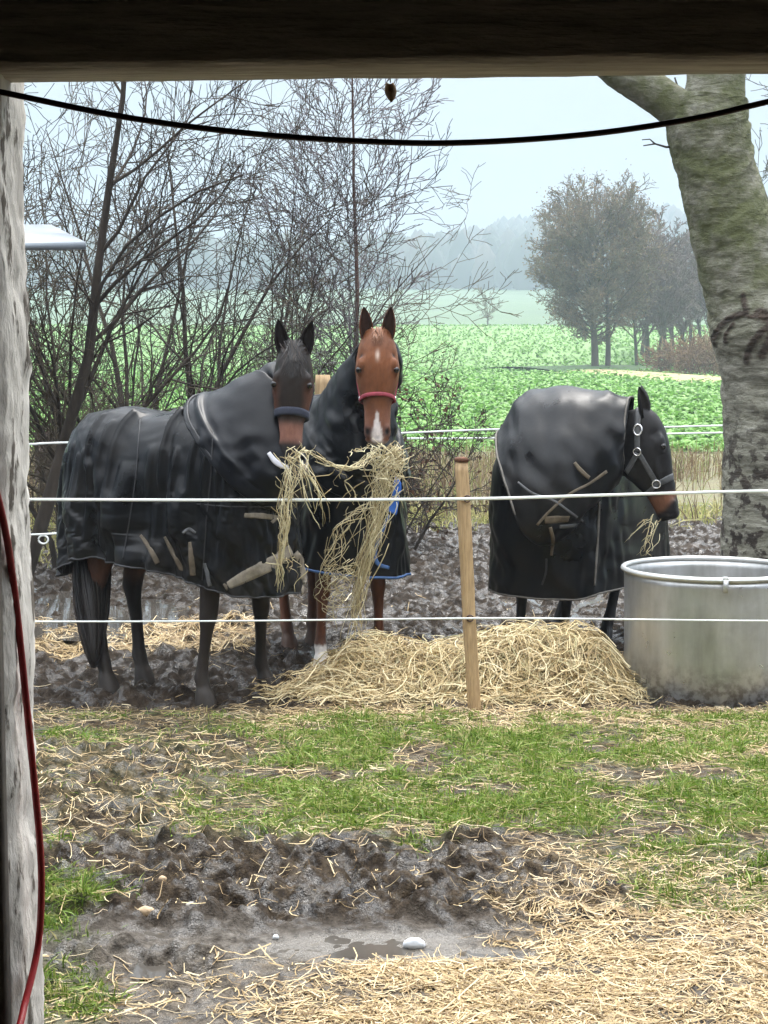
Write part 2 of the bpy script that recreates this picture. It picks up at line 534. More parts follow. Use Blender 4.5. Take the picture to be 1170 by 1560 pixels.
def mat_verge():
    t = NT('rough_grass_ground'); w = t.coord(kind='World')
    n = t.noise(2.2, 6, 0.6, w); n2 = t.noise(25, 4, 0.6, w)
    c = t.ramp(n, [(0.3, (0.09, 0.075, 0.04)), (0.5, (0.16, 0.13, 0.065)), (0.62, (0.10, 0.14, 0.035)), (0.8, (0.20, 0.17, 0.085))])
    t.set('Base Color', t.mix(0.5, c, t.ramp(n2, [(0.3, (0.05, 0.05, 0.025)), (0.7, (0.19, 0.18, 0.08))]))).set('Roughness', 0.8)
    t.bump(n2, 0.8, 0.05)
    return t.m


M['verge'] = mat_verge()
fc = np.linspace(-1, 1, 140)
hw_v = lambda Y: 0.34 * 20 + 0.9 + 0 * Y
COLS_V = np.concatenate([-OUT[::-1], fc, OUT])
sheet('verge', np.linspace(20.0, 32, 40), COLS_V, lambda Y: 8.0 + 0.5 * (Y - 20), M['verge'], attr=False)


def mat_field():
    t = NT('green_crop_ground'); w = t.coord(kind='World')
    n = t.noise(0.35, 5, 0.6, w); n2 = t.noise(3.0, 5, 0.7, w)
    c = t.ramp(n, [(0.3, (0.12, 0.26, 0.045)), (0.7, (0.17, 0.34, 0.065))])
    t.set('Base Color', t.mix(t.ramp(n2, [(0.35, 0.75), (0.6, 0.0)]), c, (0.09, 0.16, 0.04))).set('Roughness', 0.7)
    t.bump(n2, 1.0, 0.25)
    return t.m


M['field'] = mat_field()
OUTF = np.array([1.3, 1.8, 3.0])
fcols = np.concatenate([-OUTF[::-1], np.linspace(-1, 1, 90), OUTF])
sheet('crop_field', np.concatenate([np.linspace(32, 60, 40), np.geomspace(60.5, 200, 90)]), fcols, lambda Y: 0.55 * Y + 6, M['field'], attr=False)


def mat_far():
    t = NT('young_green_crop'); w = t.coord(kind='World')
    n = t.noise(0.06, 4, 0.6, w)
    t.set('Base Color', t.ramp(n, [(0.3, (0.045, 0.088, 0.032)), (0.7, (0.068, 0.120, 0.042))])).set('Roughness', 0.85)
    return t.m


M['far'] = mat_far()
sheet('far_field', np.geomspace(200, 470, 40), fcols, lambda Y: 0.55 * Y + 6, M['far'], attr=False)
M['hill'] = simple('wooded_hill_ground', (0.045, 0.055, 0.04), 0.9, 0, 0.3, 0.05, 0)
sheet('hills', np.geomspace(470, 900, 50), fcols, lambda Y: 0.55 * Y + 6, M['hill'], attr=False)

# puddle water: level sheets that show only where the mud dips below them
t = NT('puddle_water'); w = t.coord(kind='World')
t.set('Base Color', t.ramp(t.noise(2, 3, 0.5, w), [(0.3, (0.045, 0.04, 0.034)), (0.7, (0.09, 0.08, 0.068))])).set('Roughness', 0.03).set('Specular IOR Level', 0.6).set('IOR', 1.33)
t.bump(t.noise(9, 2, 0.5, w), 0.05, 0.01)
M['water'] = t.m


def puddle(x0, x1, y0, y1, z):
    mb = MB(); xs = np.linspace(x0, x1, 8); ys = np.linspace(y0, y1, 8)
    Yg, Xg = np.meshgrid(ys, xs, indexing='ij')
    # rounded plan outline
    u = (Xg - (x0 + x1) / 2) / ((x1 - x0) / 2); v = (Yg - (y0 + y1) / 2) / ((y1 - y0) / 2)
    k = np.sqrt(1 - 0.5 * v * v); k2 = np.sqrt(1 - 0.5 * u * u)
    mb.grid(np.stack([(x0 + x1) / 2 + u * k * (x1 - x0) / 2, (y0 + y1) / 2 + v * k2 * (y1 - y0) / 2, np.full_like(Xg, z)], -1))
    o = mb.build('puddle', M['water'])
    if o.data.polygons[0].normal.z < 0: o.data.flip_normals()
    tag(o, kind='structure')


_Y, _X = np.meshgrid(np.linspace(9.8, 14, 160), np.linspace(-3, 3, 200), indexing='ij')
puddle(-4.8, 4.8, 9.7, 17.5, float(np.percentile(ground_z(_X, _Y), 44)))
puddle(-1.2, 1.6, 4.35, 4.92, -0.0125)

# far-off wood on the hill: reads as one hazy mass
mb = MB(); r2 = np.random.default_rng(3)
ico_a = np.arange(7) / 7 * 2 * np.pi
for i in range(2600):
    Y = r2.uniform(455, 720); X = r2.uniform(-0.42, 0.42) * Y
    z = float(ground_z(X, Y)); h = r2.uniform(9, 17); rr = h * r2.uniform(0.22, 0.38)
    lv = np.array([0.0, 0.15, 0.4, 0.7, 0.9, 1.0]); prof = np.array([0.35, 0.8, 1.0, 0.75, 0.4, 0.06]) * (1 if r2.random() < 0.6 else 0.75)
    P = np.stack([np.stack([X + rr * p * np.cos(ico_a) * r2.uniform(0.75, 1.25, 7), Y + rr * p * np.sin(ico_a) * r2.uniform(0.75, 1.25, 7), np.full(7, z + h * l_) + r2.uniform(-0.6, 0.6, 7)], -1) for l_, p in zip(lv, prof)])
    mb.grid(P, closed=True, cap=True)
M['forest'] = strand_mat('far_forest_foliage', [(0, (0.018, 0.026, 0.02)), (0.5, (0.04, 0.045, 0.035)), (1, (0.075, 0.06, 0.045))], 0.9)
tag(mb.build('far_forest', M['forest'], smooth=False), 'distant dark wood on the hazy hill beyond the pale field', 'forest', kind='stuff')

# haze
t = bpy.data.materials.new('haze'); t.use_nodes = True; t.node_tree.nodes.clear()
vo = t.node_tree.nodes.new('ShaderNodeVolumePrincipled'); vo.inputs['Color'].default_value = (0.47, 0.545, 0.62, 1)
vo.inputs['Density'].default_value = 0.0017; vo.inputs['Anisotropy'].default_value = 0.2
oo = t.node_tree.nodes.new('ShaderNodeOutputMaterial'); t.node_tree.links.new(vo.outputs[0], oo.inputs['Volume'])
mb = MB(); mb.box((-1560, -30, -1.6), (1560, 930, 95))
tag(mb.build('haze', t, smooth=False), 'pale damp mist hanging over fields and paddock', 'haze', kind='stuff')


# ------------------------------------------------------------------ strands lying on the ground
def ribbons(P, w, nrm=None, taper=True):
    """P (n,k,3) polylines -> quads; w (n,)"""
    n, k = P.shape[:2]
    T = np.gradient(P, axis=1)
    if nrm is None:
        nrm = rng.normal(size=(n, 1, 3))
    else:
        nrm = nrm.reshape(n, 1, 3)
    Sd = np.cross(T, nrm); Sd /= np.linalg.norm(Sd, axis=2, keepdims=True) + 1e-9
    wk = np.ones(k)
    if taper: wk = np.interp(np.arange(k), [0, k * 0.4, k - 1], [0.8, 1, 0.15])
    off = Sd * (w[:, None, None] * wk[None, :, None] / 2)
    V = np.stack([P - off, P + off], 2)  # n,k,2,3
    idx = np.arange(n)[:, None] * (k * 2) + np.arange(k - 1)[None] * 2
    Q = np.stack([idx, idx + 1, idx + 3, idx + 2], -1).reshape(-1, 4)
    return V.reshape(-1, 3), Q


def scatter(n, box, key, z=zones, power=1.0):
    """rejection sample of n points in the view-shaped strip box=(Y0,Y1) by zone density"""
    out = []; got = 0; it = 0
    while got < n and it < 60:
        m = n * 3
        Y = np.exp(rng.uniform(np.log(box[0]), np.log(box[1]), m)) if box[2] == 'log' else rng.uniform(box[0], box[1], m)
        X = rng.uniform(-1, 1, m) * (0.29 * Y + 0.35)
        d = z(X, Y)[key] ** power
        k = rng.random(m) < d
        out.append(np.stack([X[k], Y[k]], -1)); got += k.sum(); it += 1
    return np.vstack(out)[:n]


def lay_straw(P, lmin, lmax, wmin, wmax, lift, k=4, tilt=0.12):
    n = len(P)
    a = rng.uniform(0, 2 * np.pi, n); Ln = rng.uniform(lmin, lmax, n)
    cur = rng.normal(0, 0.5, n)
    s = np.linspace(-0.5, 0.5, k)
    ang = a[:, None] + cur[:, None] * s[None] * 2
    dx = np.cumsum(np.cos(ang) * Ln[:, None] / (k - 1), 1); dy = np.cumsum(np.sin(ang) * Ln[:, None] / (k - 1), 1)
    X = P[:, :1] + dx - dx.mean(1, keepdims=True); Y = P[:, 1:2] + dy - dy.mean(1, keepdims=True)
    zc = ground_z(X, Y)
    zz = np.maximum(zc, zc.mean(1, keepdims=True)) + rng.uniform(0.002, lift, n)[:, None] + (rng.normal(0, tilt, n) * Ln)[:, None] * s[None]
    zz = np.maximum(zz, zc + 0.002)
    Pt = np.stack([X, Y, zz], -1)
    up = np.stack([rng.normal(0, 0.5, n), rng.normal(0, 0.5, n), np.ones(n)], -1)
    return ribbons(Pt, rng.uniform(wmin, wmax, n), up, taper=False)


mb = MB()
mb.add(*lay_straw(scatter(15000, (4.0, 4.95, 'lin'), 'straw', power=2.0), 0.012, 0.09, 0.0016, 0.005, 0.006, tilt=0.05))
mb.add(*lay_straw(scatter(2200, (4.0, 4.95, 'lin'), 'straw', power=1.5), 0.05, 0.17, 0.0016, 0.0042, 0.010))
mb.add(*lay_straw(scatter(15000, (4.9, 8.1, 'lin'), 'straw', power=1.5), 0.015, 0.13, 0.0012, 0.0036, 0.016))
mb.add(*lay_straw(scatter(5500, (8.2, 12.0, 'lin'), 'straw', power=1.4), 0.03, 0.22, 0.002, 0.006, 0.025))
tag(mb.build('loose_straw', M['straw'], smooth=False), 'loose golden straw strewn over the wet ground', 'straw', kind='stuff')


def blades(P, hmin, hmax, w, lean=0.5, zf=ground_z, k=3):
    n = len(P)
    a = rng.uniform(0, 2 * np.pi, n); h = rng.uniform(hmin, hmax, n); ln = np.abs(rng.normal(0, lean, n))
    s = np.linspace(0, 1, k)
    out = (ln * h)[:, None] * s[None] ** 1.7
    X = P[:, :1] + np.cos(a)[:, None] * out; Y = P[:, 1:2] + np.sin(a)[:, None] * out
    Z = (zf(P[:, 0], P[:, 1]) - 0.004)[:, None] + h[:, None] * s[None] * (1 - 0.3 * np.minimum(ln, 1.5)[:, None] * s[None])
    Pt = np.stack([X, Y, Z], -1)
    fn = np.stack([np.cos(a + rng.normal(0, 0.8, n)), np.sin(a), np.full(n, 0.2)], -1)
    return ribbons(Pt, np.broadcast_to(w, (n,)) * rng.uniform(0.6, 1.3, n), fn)


def clumped(P, m, s):
    """m blades round each seed"""
    return (P[:, None] + rng.normal(0, s, (len(P), m, 2))).reshape(-1, 2)


mb = MB()
g1 = scatter(2600, (4.1, 8.1, 'lin'), 'grass', power=2.2); g2 = scatter(2400, (4.1, 8.1, 'lin'), 'grass', power=1.2); g3 = scatter(420, (4.1, 8.1, 'lin'), 'grass', power=2.5)
mb.add(*blades(clumped(g1, 12, 0.024), 0.010, 0.045, 0.0055, 1.4))
mb.add(*blades(clumped(g2, 5, 0.03), 0.012, 0.045, 0.0045, 1.6))
mb.add(*blades(clumped(g3, 22, 0.025), 0.025, 0.075, 0.006, 1.3, k=4))
tag(mb.build('grass', M['grass'], smooth=False), 'short green grass growing between mud and straw', 'grass', kind='stuff')

# leafy crop plants on the field, nearest densest
n = 46000
Y = np.exp(rng.uniform(np.log(31.5), np.log(170), n)); X = rng.uniform(-1, 1, n) * (0.30 * Y + 2)
z0 = ground_z(X, Y)
mb = MB()
for j in range(4):
    a = rng.uniform(0, 2 * np.pi, n); Ln = rng.uniform(0.06, 0.17, n) * np.minimum(1.5, 0.7 + Y / 90); el = rng.uniform(0.1, 1.0, n)
    s = np.array([0, 0.55, 1.0])
    Pt = np.stack([X[:, None] + np.cos(a)[:, None] * Ln[:, None] * s * np.cos(el)[:, None], Y[:, None] + np.sin(a)[:, None] * Ln[:, None] * s * np.cos(el)[:, None],
                   z0[:, None] + 0.02 + Ln[:, None] * np.sin(el)[:, None] * np.array([0.2, 0.9, 1.0])], -1)
    mb.add(*ribbons(Pt, Ln * 0.75, np.stack([np.cos(a), np.sin(a), np.ones(n) * 1.2], -1)))
tag(mb.build('crop_leaves', M['crop'], smooth=False), 'low leafy green crop covering the near field', 'crop', kind='stuff')

# dry standing stalks along the far side of the paddock
n = 5200
Y = rng.uniform(17.2, 29, n); X = rng.uniform(-1, 1, n) * (0.3 * Y + 1)
keep = rng.random(n) < np.clip(0.75 - 0.8 * sst(1.8, 2.6, X) * (Y < 24) + 0.3 * fbm(X * 0.5, Y * 0.5, 7, 2), 0.1, 1)
P = np.stack([X, Y], -1)[keep]
mb = MB(); mb.add(*blades(clumped(P, 4, 0.07), 0.2, 0.62, 0.013, 0.5, k=4))
tag(mb.build('dry_stalks', M['dry_grass'], smooth=False), 'brown dried stalks standing behind the paddock mud', 'dry grass', kind='stuff')
n = 3200
Y = rng.uniform(13.5, 19.5, n); X = rng.uniform(-1, 1, n) * (0.3 * Y + 1)
keep = rng.random(n) < np.maximum(sst(16.4, 18, Y + 0.8 * fbm(X, Y, 8, 2)), 0.9 * (1 - sst(-3.1, -2.5, X)) * sst(13.2, 14, Y))
P = np.stack([X, Y], -1)[keep]
mb = MB(); mb.add(*blades(clumped(P, 7, 0.06), 0.05, 0.2, 0.012, 0.9))
tag(mb.build('yellow_grass', M['yellow_grass'], smooth=False), 'pale yellow rough grass edging the far paddock', 'grass', kind='stuff')
# ------------------------------------------------------------------ trees
def tubes_batch(mb, P, r, n=3):
    """P (N,k,3), r (N,k)"""
    N, k = P.shape[:2]
    T = np.gradient(P, axis=1); T /= np.linalg.norm(T, axis=2, keepdims=True) + 1e-9
    ref = np.where(np.abs(T[:, :1, 2:3]) < 0.8, V3(0, 0, 1), V3(1, 0, 0))
    U = np.cross(T, ref); U /= np.linalg.norm(U, axis=2, keepdims=True) + 1e-9
    W_ = np.cross(T, U)
    a = np.arange(n) / n * 2 * np.pi
    V = P[:, :, None] + r[:, :, None, None] * (U[:, :, None] * np.cos(a)[:, None] + W_[:, :, None] * np.sin(a)[:, None])
    b = np.arange(N)[:, None, None] * k * n; i = np.arange(k - 1)[None, :, None]; j = np.arange(n)[None, None, :]; j2 = (j + 1) % n
    Q = np.stack([b + i * n + j, b + i * n + j2, b + (i + 1) * n + j2, b + (i + 1) * n + j], -1).reshape(-1, 4)
    mb.add(V.reshape(-1, 3), Q)


def grow(out, rg, p, d, L, r, lev, c):
    k = c['k'][lev]
    st = L / (k - 1)
    pts = np.empty((k, 3)); pts[0] = p; d = d / np.linalg.norm(d)
    ds = [d]
    for i in range(1, k):
        d = d + rg.normal(0, c['wig'][lev], 3) + V3(0, 0, c['up'][lev])
        d = d / np.linalg.norm(d)
        pts[i] = pts[i - 1] + d * st; ds.append(d)
    last = lev == len(c['k']) - 1
    rad = np.maximum(r * np.linspace(1, (0.10 if lev == 0 else 0.3) if not last else 0.45, k), c['rmin'])
    out[lev].append((pts, rad))
    if last: return
    n = max(1, int(round(c['n'][lev] * rg.uniform(0.8, 1.2))))
    for i in range(n):
        t = c['t0'][lev] + (1 - c['t0'][lev]) * (i + rg.random()) / n
        f = t * (k - 1); i0 = min(int(f), k - 2); f -= i0
        q = pts[i0] * (1 - f) + pts[i0 + 1] * f
        dd = ds[i0 + 1]
        x = np.cross(dd, rg.normal(size=3)); x /= np.linalg.norm(x) + 1e-9
        an = R(c['ang'][lev]) * rg.uniform(0.7, 1.25)
        cd = dd * math.cos(an) + x * math.sin(an)
        cl = L * c['len'][lev] * rg.uniform(0.65, 1.2) * (1 - c['shape'][lev] * t)
        rr = (rad[i0] * (1 - f) + rad[i0 + 1] * f) * c['rr'][lev]
        grow(out, rg, q, cd, cl, rr, lev + 1, c)


def flush(mb, lst, n):
    ks = {}
    for P, r in lst: ks.setdefault(len(P), []).append((P, r))
    for k, l_ in ks.items():
        tubes_batch(mb, np.array([a for a, b in l_]), np.array([b for a, b in l_]), n)


def leaves(mb, rg, pts, n, size, spread):
    i = rg.integers(0, len(pts), n)
    c = pts[i] + rg.normal(0, spread, (n, 3))
    a = rg.normal(size=(n, 3)); a /= np.linalg.norm(a, axis=1, keepdims=True)
    s = size * rg.uniform(0.6, 1.3, n)
    P = c[:, None] + a[:, None] * (s[:, None] * np.array([-0.5, 0, 0.5]))[:, :, None]
    V, Q = ribbons(P, s * 0.6, rg.normal(size=(n, 3)))
    mb.add(V, Q)


def bark(name, lo, hi, scale=9, rough=0.85):
    t = NT(name)
    v = t.coord((1, 1, 0.25), 'World')
    n = t.noise(scale, 6, 0.65, v)
    t.set('Base Color', t.ramp(n, [(0.32, lo), (0.7, hi)])).set('Roughness', rough).set('Specular IOR Level', 0.25)
    t.bump(n, 0.6, 0.02)
    return t.m


M['bark_dark'] = bark('dark_shrub_bark', (0.022, 0.017, 0.013), (0.072, 0.058, 0.045))
M['twig_olive'] = bark('olive_twigs', (0.045, 0.036, 0.025), (0.12, 0.098, 0.066))
M['bark_red'] = bark('reddish_sapling_bark', (0.060, 0.036, 0.030), (0.14, 0.09, 0.075))
M['twig_pale'] = bark('pale_twigs', (0.10, 0.09, 0.095), (0.22, 0.20, 0.205))
M['bark_far'] = bark('far_tree_bark', (0.055, 0.047, 0.036), (0.13, 0.11, 0.085), 2)
M['twig_far'] = bark('far_tree_twigs', (0.11, 0.088, 0.060), (0.23, 0.185, 0.125), 1.2)
M['twig_purple'] = bark('grove_twigs', (0.095, 0.070, 0.060), (0.18, 0.135, 0.115), 1.2)
M['leaf_brown'] = strand_mat('withered_leaves', [(0, (0.035, 0.020, 0.014)), (0.6, (0.085, 0.045, 0.026)), (1, (0.16, 0.085, 0.045))], 0.7, 0.15)
M['leaf_russet'] = strand_mat('russet_leaves', [(0, (0.12, 0.07, 0.04)), (0.5, (0.22, 0.14, 0.075)), (1, (0.30, 0.20, 0.11))], 0.8, 0.2)


def make_tree(name, base, stems, cfg, seed, mats, label, cat, group=None, sides=(10, 6, 4, 3, 3), split=1, leaf=None, leafmat=None):
    """stems: list of (offset, direction, length, radius)"""
    rg = np.random.default_rng(seed)
    out = [[] for _ in cfg['k']]
    for off, d, L_, r in stems:
        grow(out, rg, np.asarray(base, float) + off, np.asarray(d, float), L_, r, 0, cfg)
    root = thing(name, base, label, cat, group)
    mb = MB()
    for lv in range(0, split): flush(mb, out[lv], sides[lv])
    mb.build('trunk', mats[0], root)
    mb = MB()
    for lv in range(split, len(out)): flush(mb, out[lv], sides[lv])
    mb.build('crown', mats[1], root)
    if leaf:
        pts = np.vstack([p for p, r in out[-1]])
        if leaf.get('z'): pts = pts[(pts[:, 2] < leaf['z'])]
        mb = MB(); leaves(mb, rg, pts, leaf['n'], leaf['size'], leaf['spread'])
        mb.build('leaves', leafmat, root, smooth=False)
    return root


def fan(rg, n, lean, L_, r, spread=0.35, bias=(0, 0)):
    o = []
    for i in range(n):
        a = rg.uniform(0, 2 * np.pi); e = rg.uniform(0.15, 1) * lean
        o.append((V3(math.cos(a) * spread * rg.random(), math.sin(a) * spread * rg.random(), -0.1),
                  V3(math.cos(a) * e + bias[0], math.sin(a) * e * 0.6 + bias[1], 1), L_ * rg.uniform(0.7, 1.15), r * rg.uniform(0.6, 1.2)))
    return o


SHR = dict(k=[9, 7, 5, 4], n=[9, 8, 4], ang=[38, 40, 45], len=[0.50, 0.5, 0.5], t0=[0.18, 0.15, 0.1], shape=[0.35, 0.4, 0.3],
           wig=[0.13, 0.17, 0.2, 0.22], up=[0.02, 0.02, 0.02, 0.02], rr=[0.5, 0.55, 0.6], rmin=0.0030)


def gpt(px, Y):
    x = at(px, 700, Y)[0]
    return V3(x, Y, float(ground_z(x, Y)))


rg = np.random.default_rng(11)
make_tree('bare_shrub', gpt(232, 14.5), fan(rg, 7, 0.55, 4.4, 0.044, 0.25, (0.12, 0)), SHR, 21, (M['bark_dark'], M['bark_dark']),
          'large dark bare shrub of many stems fanning up behind the left horse rug', 'shrub')
make_tree('bare_shrub', gpt(318, 15.6), fan(rg, 7, 0.4, 3.9, 0.034, 0.3, (0.05, 0)), SHR, 22, (M['bark_dark'], M['twig_olive']),
          'bare shrub leaning right with thin stems close behind the bay horse head', 'shrub')
make_tree('bare_shrub', gpt(120, 13.6), fan(rg, 8, 0.45, 3.6, 0.034, 0.3, (-0.05, 0)), SHR, 23, (M['bark_dark'], M['twig_olive']),
          'smaller olive twigged bare shrub left of the big dark shrub', 'shrub')
make_tree('bare_tree', gpt(25, 12.6), [(V3(0, 0, -0.1), V3(0.10, 0, 1), 5.4, 0.062), (V3(-0.3, 0.1, -0.1), V3(0.16, 0.1, 1), 5.2, 0.045)], dict(SHR, n=[12, 9, 6], len=[0.42, 0.5, 0.5]), 24, (M['bark_dark'], M['bark_dark']),
          'bare dark tree at the far left reaching its branches past the doorpost', 'tree')
# tangled low brush filling the hedge line under the shrubs
BR = dict(k=[6, 5, 4], n=[8, 5], ang=[45, 50], len=[0.6, 0.5], t0=[0.1, 0.1], shape=[0.3, 0.3], wig=[0.2, 0.25, 0.3], up=[0.0, 0.0, 0.0], rr=[0.6, 0.6], rmin=0.0035)
for i, (px, Y, hh) in enumerate([(95, 15, 1.6), (190, 16, 1.8), (285, 16.5, 1.9), (395, 16.5, 1.9), (160, 17, 2.1)]):
    make_tree('bramble_bush', gpt(px, Y), fan(rg, 9, 0.9, hh, 0.013, 0.6), BR, 30 + i, (M['twig_olive'], M['twig_olive']),
              'tangled bare brush in the hedge behind the left horse', 'bush', 'brush tangle along the hedge', sides=(4, 3, 3))
# arching old limb beside the bay's head
make_tree('bare_shrub', gpt(305, 15.0), [(V3(0, 0, 0), V3(0.55, 0, 1), 1.5, 0.05), (V3(0.1, 0, 0), V3(0.9, 0, 0.8), 1.6, 0.06), (V3(-0.1, 0, 0), V3(0.3, 0, 1), 1.9, 0.05), (V3(0.2, 0, 0), V3(1.2, 0.1, 0.7), 1.5, 0.045)],
          dict(SHR, k=[9, 6, 5, 4], up=[-0.09, 0.02, 0.03, 0.02], n=[5, 5, 4]), 41, (M['bark_dark'], M['bark_dark']), 'low old shrub with thick arching limbs just left of the bay head', 'shrub')
# slender sapling between the two feeding horses
SAP = dict(k=[16, 7, 5, 4], n=[58, 10, 4], ang=[58, 36, 42], len=[0.31, 0.40, 0.5], t0=[0.22, 0.2, 0.15], shape=[0.55, 0.3, 0.3], wig=[0.035, 0.09, 0.12, 0.15],
           up=[0.03, 0.06, 0.05, 0.03], rr=[0.32, 0.55, 0.6], rmin=0.0038)
make_tree('sapling', gpt(541, 16.0), [(V3(0, 0, -0.1), V3(0.012, 0, 1), 5.6, 0.038)], SAP, 52, (M['bark_red'], M['twig_pale']),
          'slender bare sapling with a straight reddish stem behind the chestnut head', 'tree')
LOW = dict(k=[8, 6, 5, 4], n=[8, 6, 4], ang=[55, 45, 45], len=[0.5, 0.5, 0.5], t0=[0.1, 0.1, 0.1], shape=[0.2, 0.3, 0.3], wig=[0.1, 0.14, 0.18, 0.2],
           up=[-0.015, 0.0, 0.0, 0.0], rr=[0.55, 0.6, 0.6], rmin=0.0034)
make_tree('leafy_shrub', gpt(590, 15.2), fan(rg, 10, 0.7, 1.45, 0.018, 0.25, (0.12, 0)), LOW, 53, (M['bark_dark'], M['bark_dark']),
          'low bare shrub with clinging dark withered leaves behind the chestnut horse', 'shrub', leaf=dict(n=900, size=0.045, spread=0.03), leafmat=M['leaf_brown'])
make_tree('leafy_shrub', gpt(450, 16.2), fan(rg, 8, 0.7, 2.0, 0.014, 0.45), LOW, 54, (M['twig_olive'], M['twig_olive']),
          'fine greyish twiggy shrub showing between the two raised horse heads', 'shrub')

# far field trees
FARC = dict(k=[8, 7, 5, 4], n=[36, 15, 10], ang=[58, 44, 42], len=[0.46, 0.42, 0.45], t0=[0.18, 0.12, 0.1], shape=[0.22, 0.3, 0.2], wig=[0.05, 0.10, 0.14, 0.16],
            up=[0.02, 0.05, 0.04, 0.02], rr=[0.5, 0.5, 0.6], rmin=0.021)
b = gpt(905, 95)
rgd = np.random.default_rng(17)
stems = [(V3(0, 0, -0.3), V3(0, 0, 1), 10.2, 0.26), (V3(0.8, 0.4, -0.3), V3(0.05, 0, 1), 8.0, 0.20)]
for i in range(96):      # limbs reach out to a round crown
    h = rgd.uniform(1.7, 8.6); a = rgd.uniform(0, 6.283); el = R(rgd.uniform(2, 60) * (0.5 + h / 12))
    d_ = V3(math.cos(a) * math.cos(el), math.sin(a) * math.cos(el), math.sin(el)); q0 = V3(0, 0, h - 6.7) / V3(4.1, 4.1, 5.6); dd = d_ / V3(4.1, 4.1, 5.6)
    A_, B_, C_ = dd @ dd, 2 * q0 @ dd, q0 @ q0 - 1
    ln = (-B_ + math.sqrt(max(0.0, B_ * B_ - 4 * A_ * C_))) / (2 * A_)
    stems.append((V3(0, 0, h), d_, max(0.8, ln * 0.88), 0.055))
DOM = dict(k=[8, 6, 5, 4], n=[10, 7, 4], ang=[40, 42, 42], len=[0.36, 0.45, 0.5], t0=[0.25, 0.12, 0.1], shape=[0.25, 0.3, 0.2], wig=[0.06, 0.10, 0.14, 0.16], up=[0.04, 0.05, 0.04, 0.02], rr=[0.5, 0.55, 0.6], rmin=0.016)
fr = make_tree('field_tree', b, stems, DOM, 61, (M['bark_far'], M['twig_far']),
               'broad round crowned bare tree at the left edge of the far grove', 'tree', leaf=dict(n=16000, size=0.10, spread=0.22), leafmat=M['leaf_russet'], sides=(6, 4, 3, 3))
GRV = dict(FARC, n=[22, 11, 8], ang=[45, 40, 42], len=[0.42, 0.42, 0.45], t0=[0.25, 0.12, 0.1], rmin=0.030)
grove = make_tree('grove_tree', gpt(985, 104), [(V3(0, 0, -0.3), V3(0, 0, 1), 8.2, 0.20)], GRV, 62, (M['bark_far'], M['twig_purple']),
                  'bare purplish brown tree in the tight grove beyond the trunk', 'tree', 'trees of the far grove', sides=(6, 4, 3, 3))


def copy_thing(root, loc, rz, sc, label=None):
    r = root.copy(); COL.objects.link(r); r.location = [float(a) for a in loc]; r.rotation_euler = (0, 0, rz); r.scale = (sc, sc, sc * rg.uniform(0.92, 1.08))
    if label: r['label'] = label
    for ch in list(root.children):
        c_ = ch.copy(); COL.objects.link(c_); c_.parent = r
    return r


for px, Y, s_ in [(968, 102, .92), (1000, 99, 0.86), (1022, 106, 1.05), (1042, 101, .95), (1065, 108, 1.02), (1085, 103, 0.95), (1105, 110, 1.05), (1128, 104, 1.0), (1150, 109, 1.1), (975, 112, 1.05), (1012, 115, 1.1), (1050, 116, 1.12), (1090, 118, 1.15), (1175, 112, 1.1), (1210, 106, 1.0)]:
    copy_thing(grove, gpt(px, Y), rg.uniform(0, 6.28), s_ * 0.80)
nt_ = make_tree('bare_tree', gpt(1225, 42), [(V3(0, 0, -0.3), V3(-0.02, 0, 1), 9.5, 0.16)], dict(GRV, rmin=0.010, n=[22, 9, 6]), 63, (M['bark_far'], M['bark_far']),
                'bare tree whose dark branches show right of the big trunk', 'tree', sides=(6, 4, 3, 3))
make_tree('field_tree', gpt(742, 185), [(V3(0, 0, -0.2), V3(0, 0, 1), 4.0, 0.12)], dict(FARC, n=[16, 7, 4], rmin=0.03), 64, (M['bark_far'], M['twig_far']),
          'small hazy bare tree alone in the middle of the green field', 'tree', sides=(5, 3, 3, 3))
BU = dict(BR, rmin=0.02)
for i, (px, Y) in enumerate([(1050, 84), (1082, 82), (1022, 88), (1115, 84)]):
    make_tree('thicket_bush', gpt(px, Y), fan(rg, 16, 0.7, 2.0, 0.03, 1.0), BU, 70 + i, (M['leaf_russet'], M['leaf_russet']),
              'pale brown dry thicket at the foot of the far grove', 'bush', 'dry thicket below the grove', sides=(3, 3, 3))
# mown bank and pale headland below the grove
mb = MB()
M['bank'] = simple('mown_bank', (0.055, 0.105, 0.03), 0.85, 0, 0.3, 3, 0.4)
M['headland'] = simple('pale_headland', (0.30, 0.25, 0.12), 0.85, 0, 0.3, 3, 0.4)


def strip(name, pts, width, h, mat):
    P = np.array([gpt(px, Y) for px, Y in pts]); P = spline(P, 40)
    T = np.gradient(P, axis=0); T[:, 2] = 0; T /= np.linalg.norm(T, axis=1, keepdims=True)
    N = np.stack([-T[:, 1], T[:, 0], 0 * T[:, 0]], -1)
    u = np.linspace(-1, 1, 9)
    V = P[:, None] + N[:, None] * (u * width / 2)[None, :, None]
    V[:, :, 2] = ground_z(V[:, :, 0], V[:, :, 1]) + 0.03 + h * (1 - u ** 2)[None]
    m_ = MB(); m_.grid(V); o = m_.build(name, mat)
    if o.data.polygons[0].normal.z < 0: o.data.flip_normals()
    return tag(o, kind='structure')


strip('grass_bank', [(790, 92), (830, 93), (880, 95), (950, 97)], 9.0, 0.22, M['bank'])
strip('headland', [(905, 90), (960, 86), (1020, 80), (1090, 74), (1200, 70)], 5.5, 0.15, M['headland'])

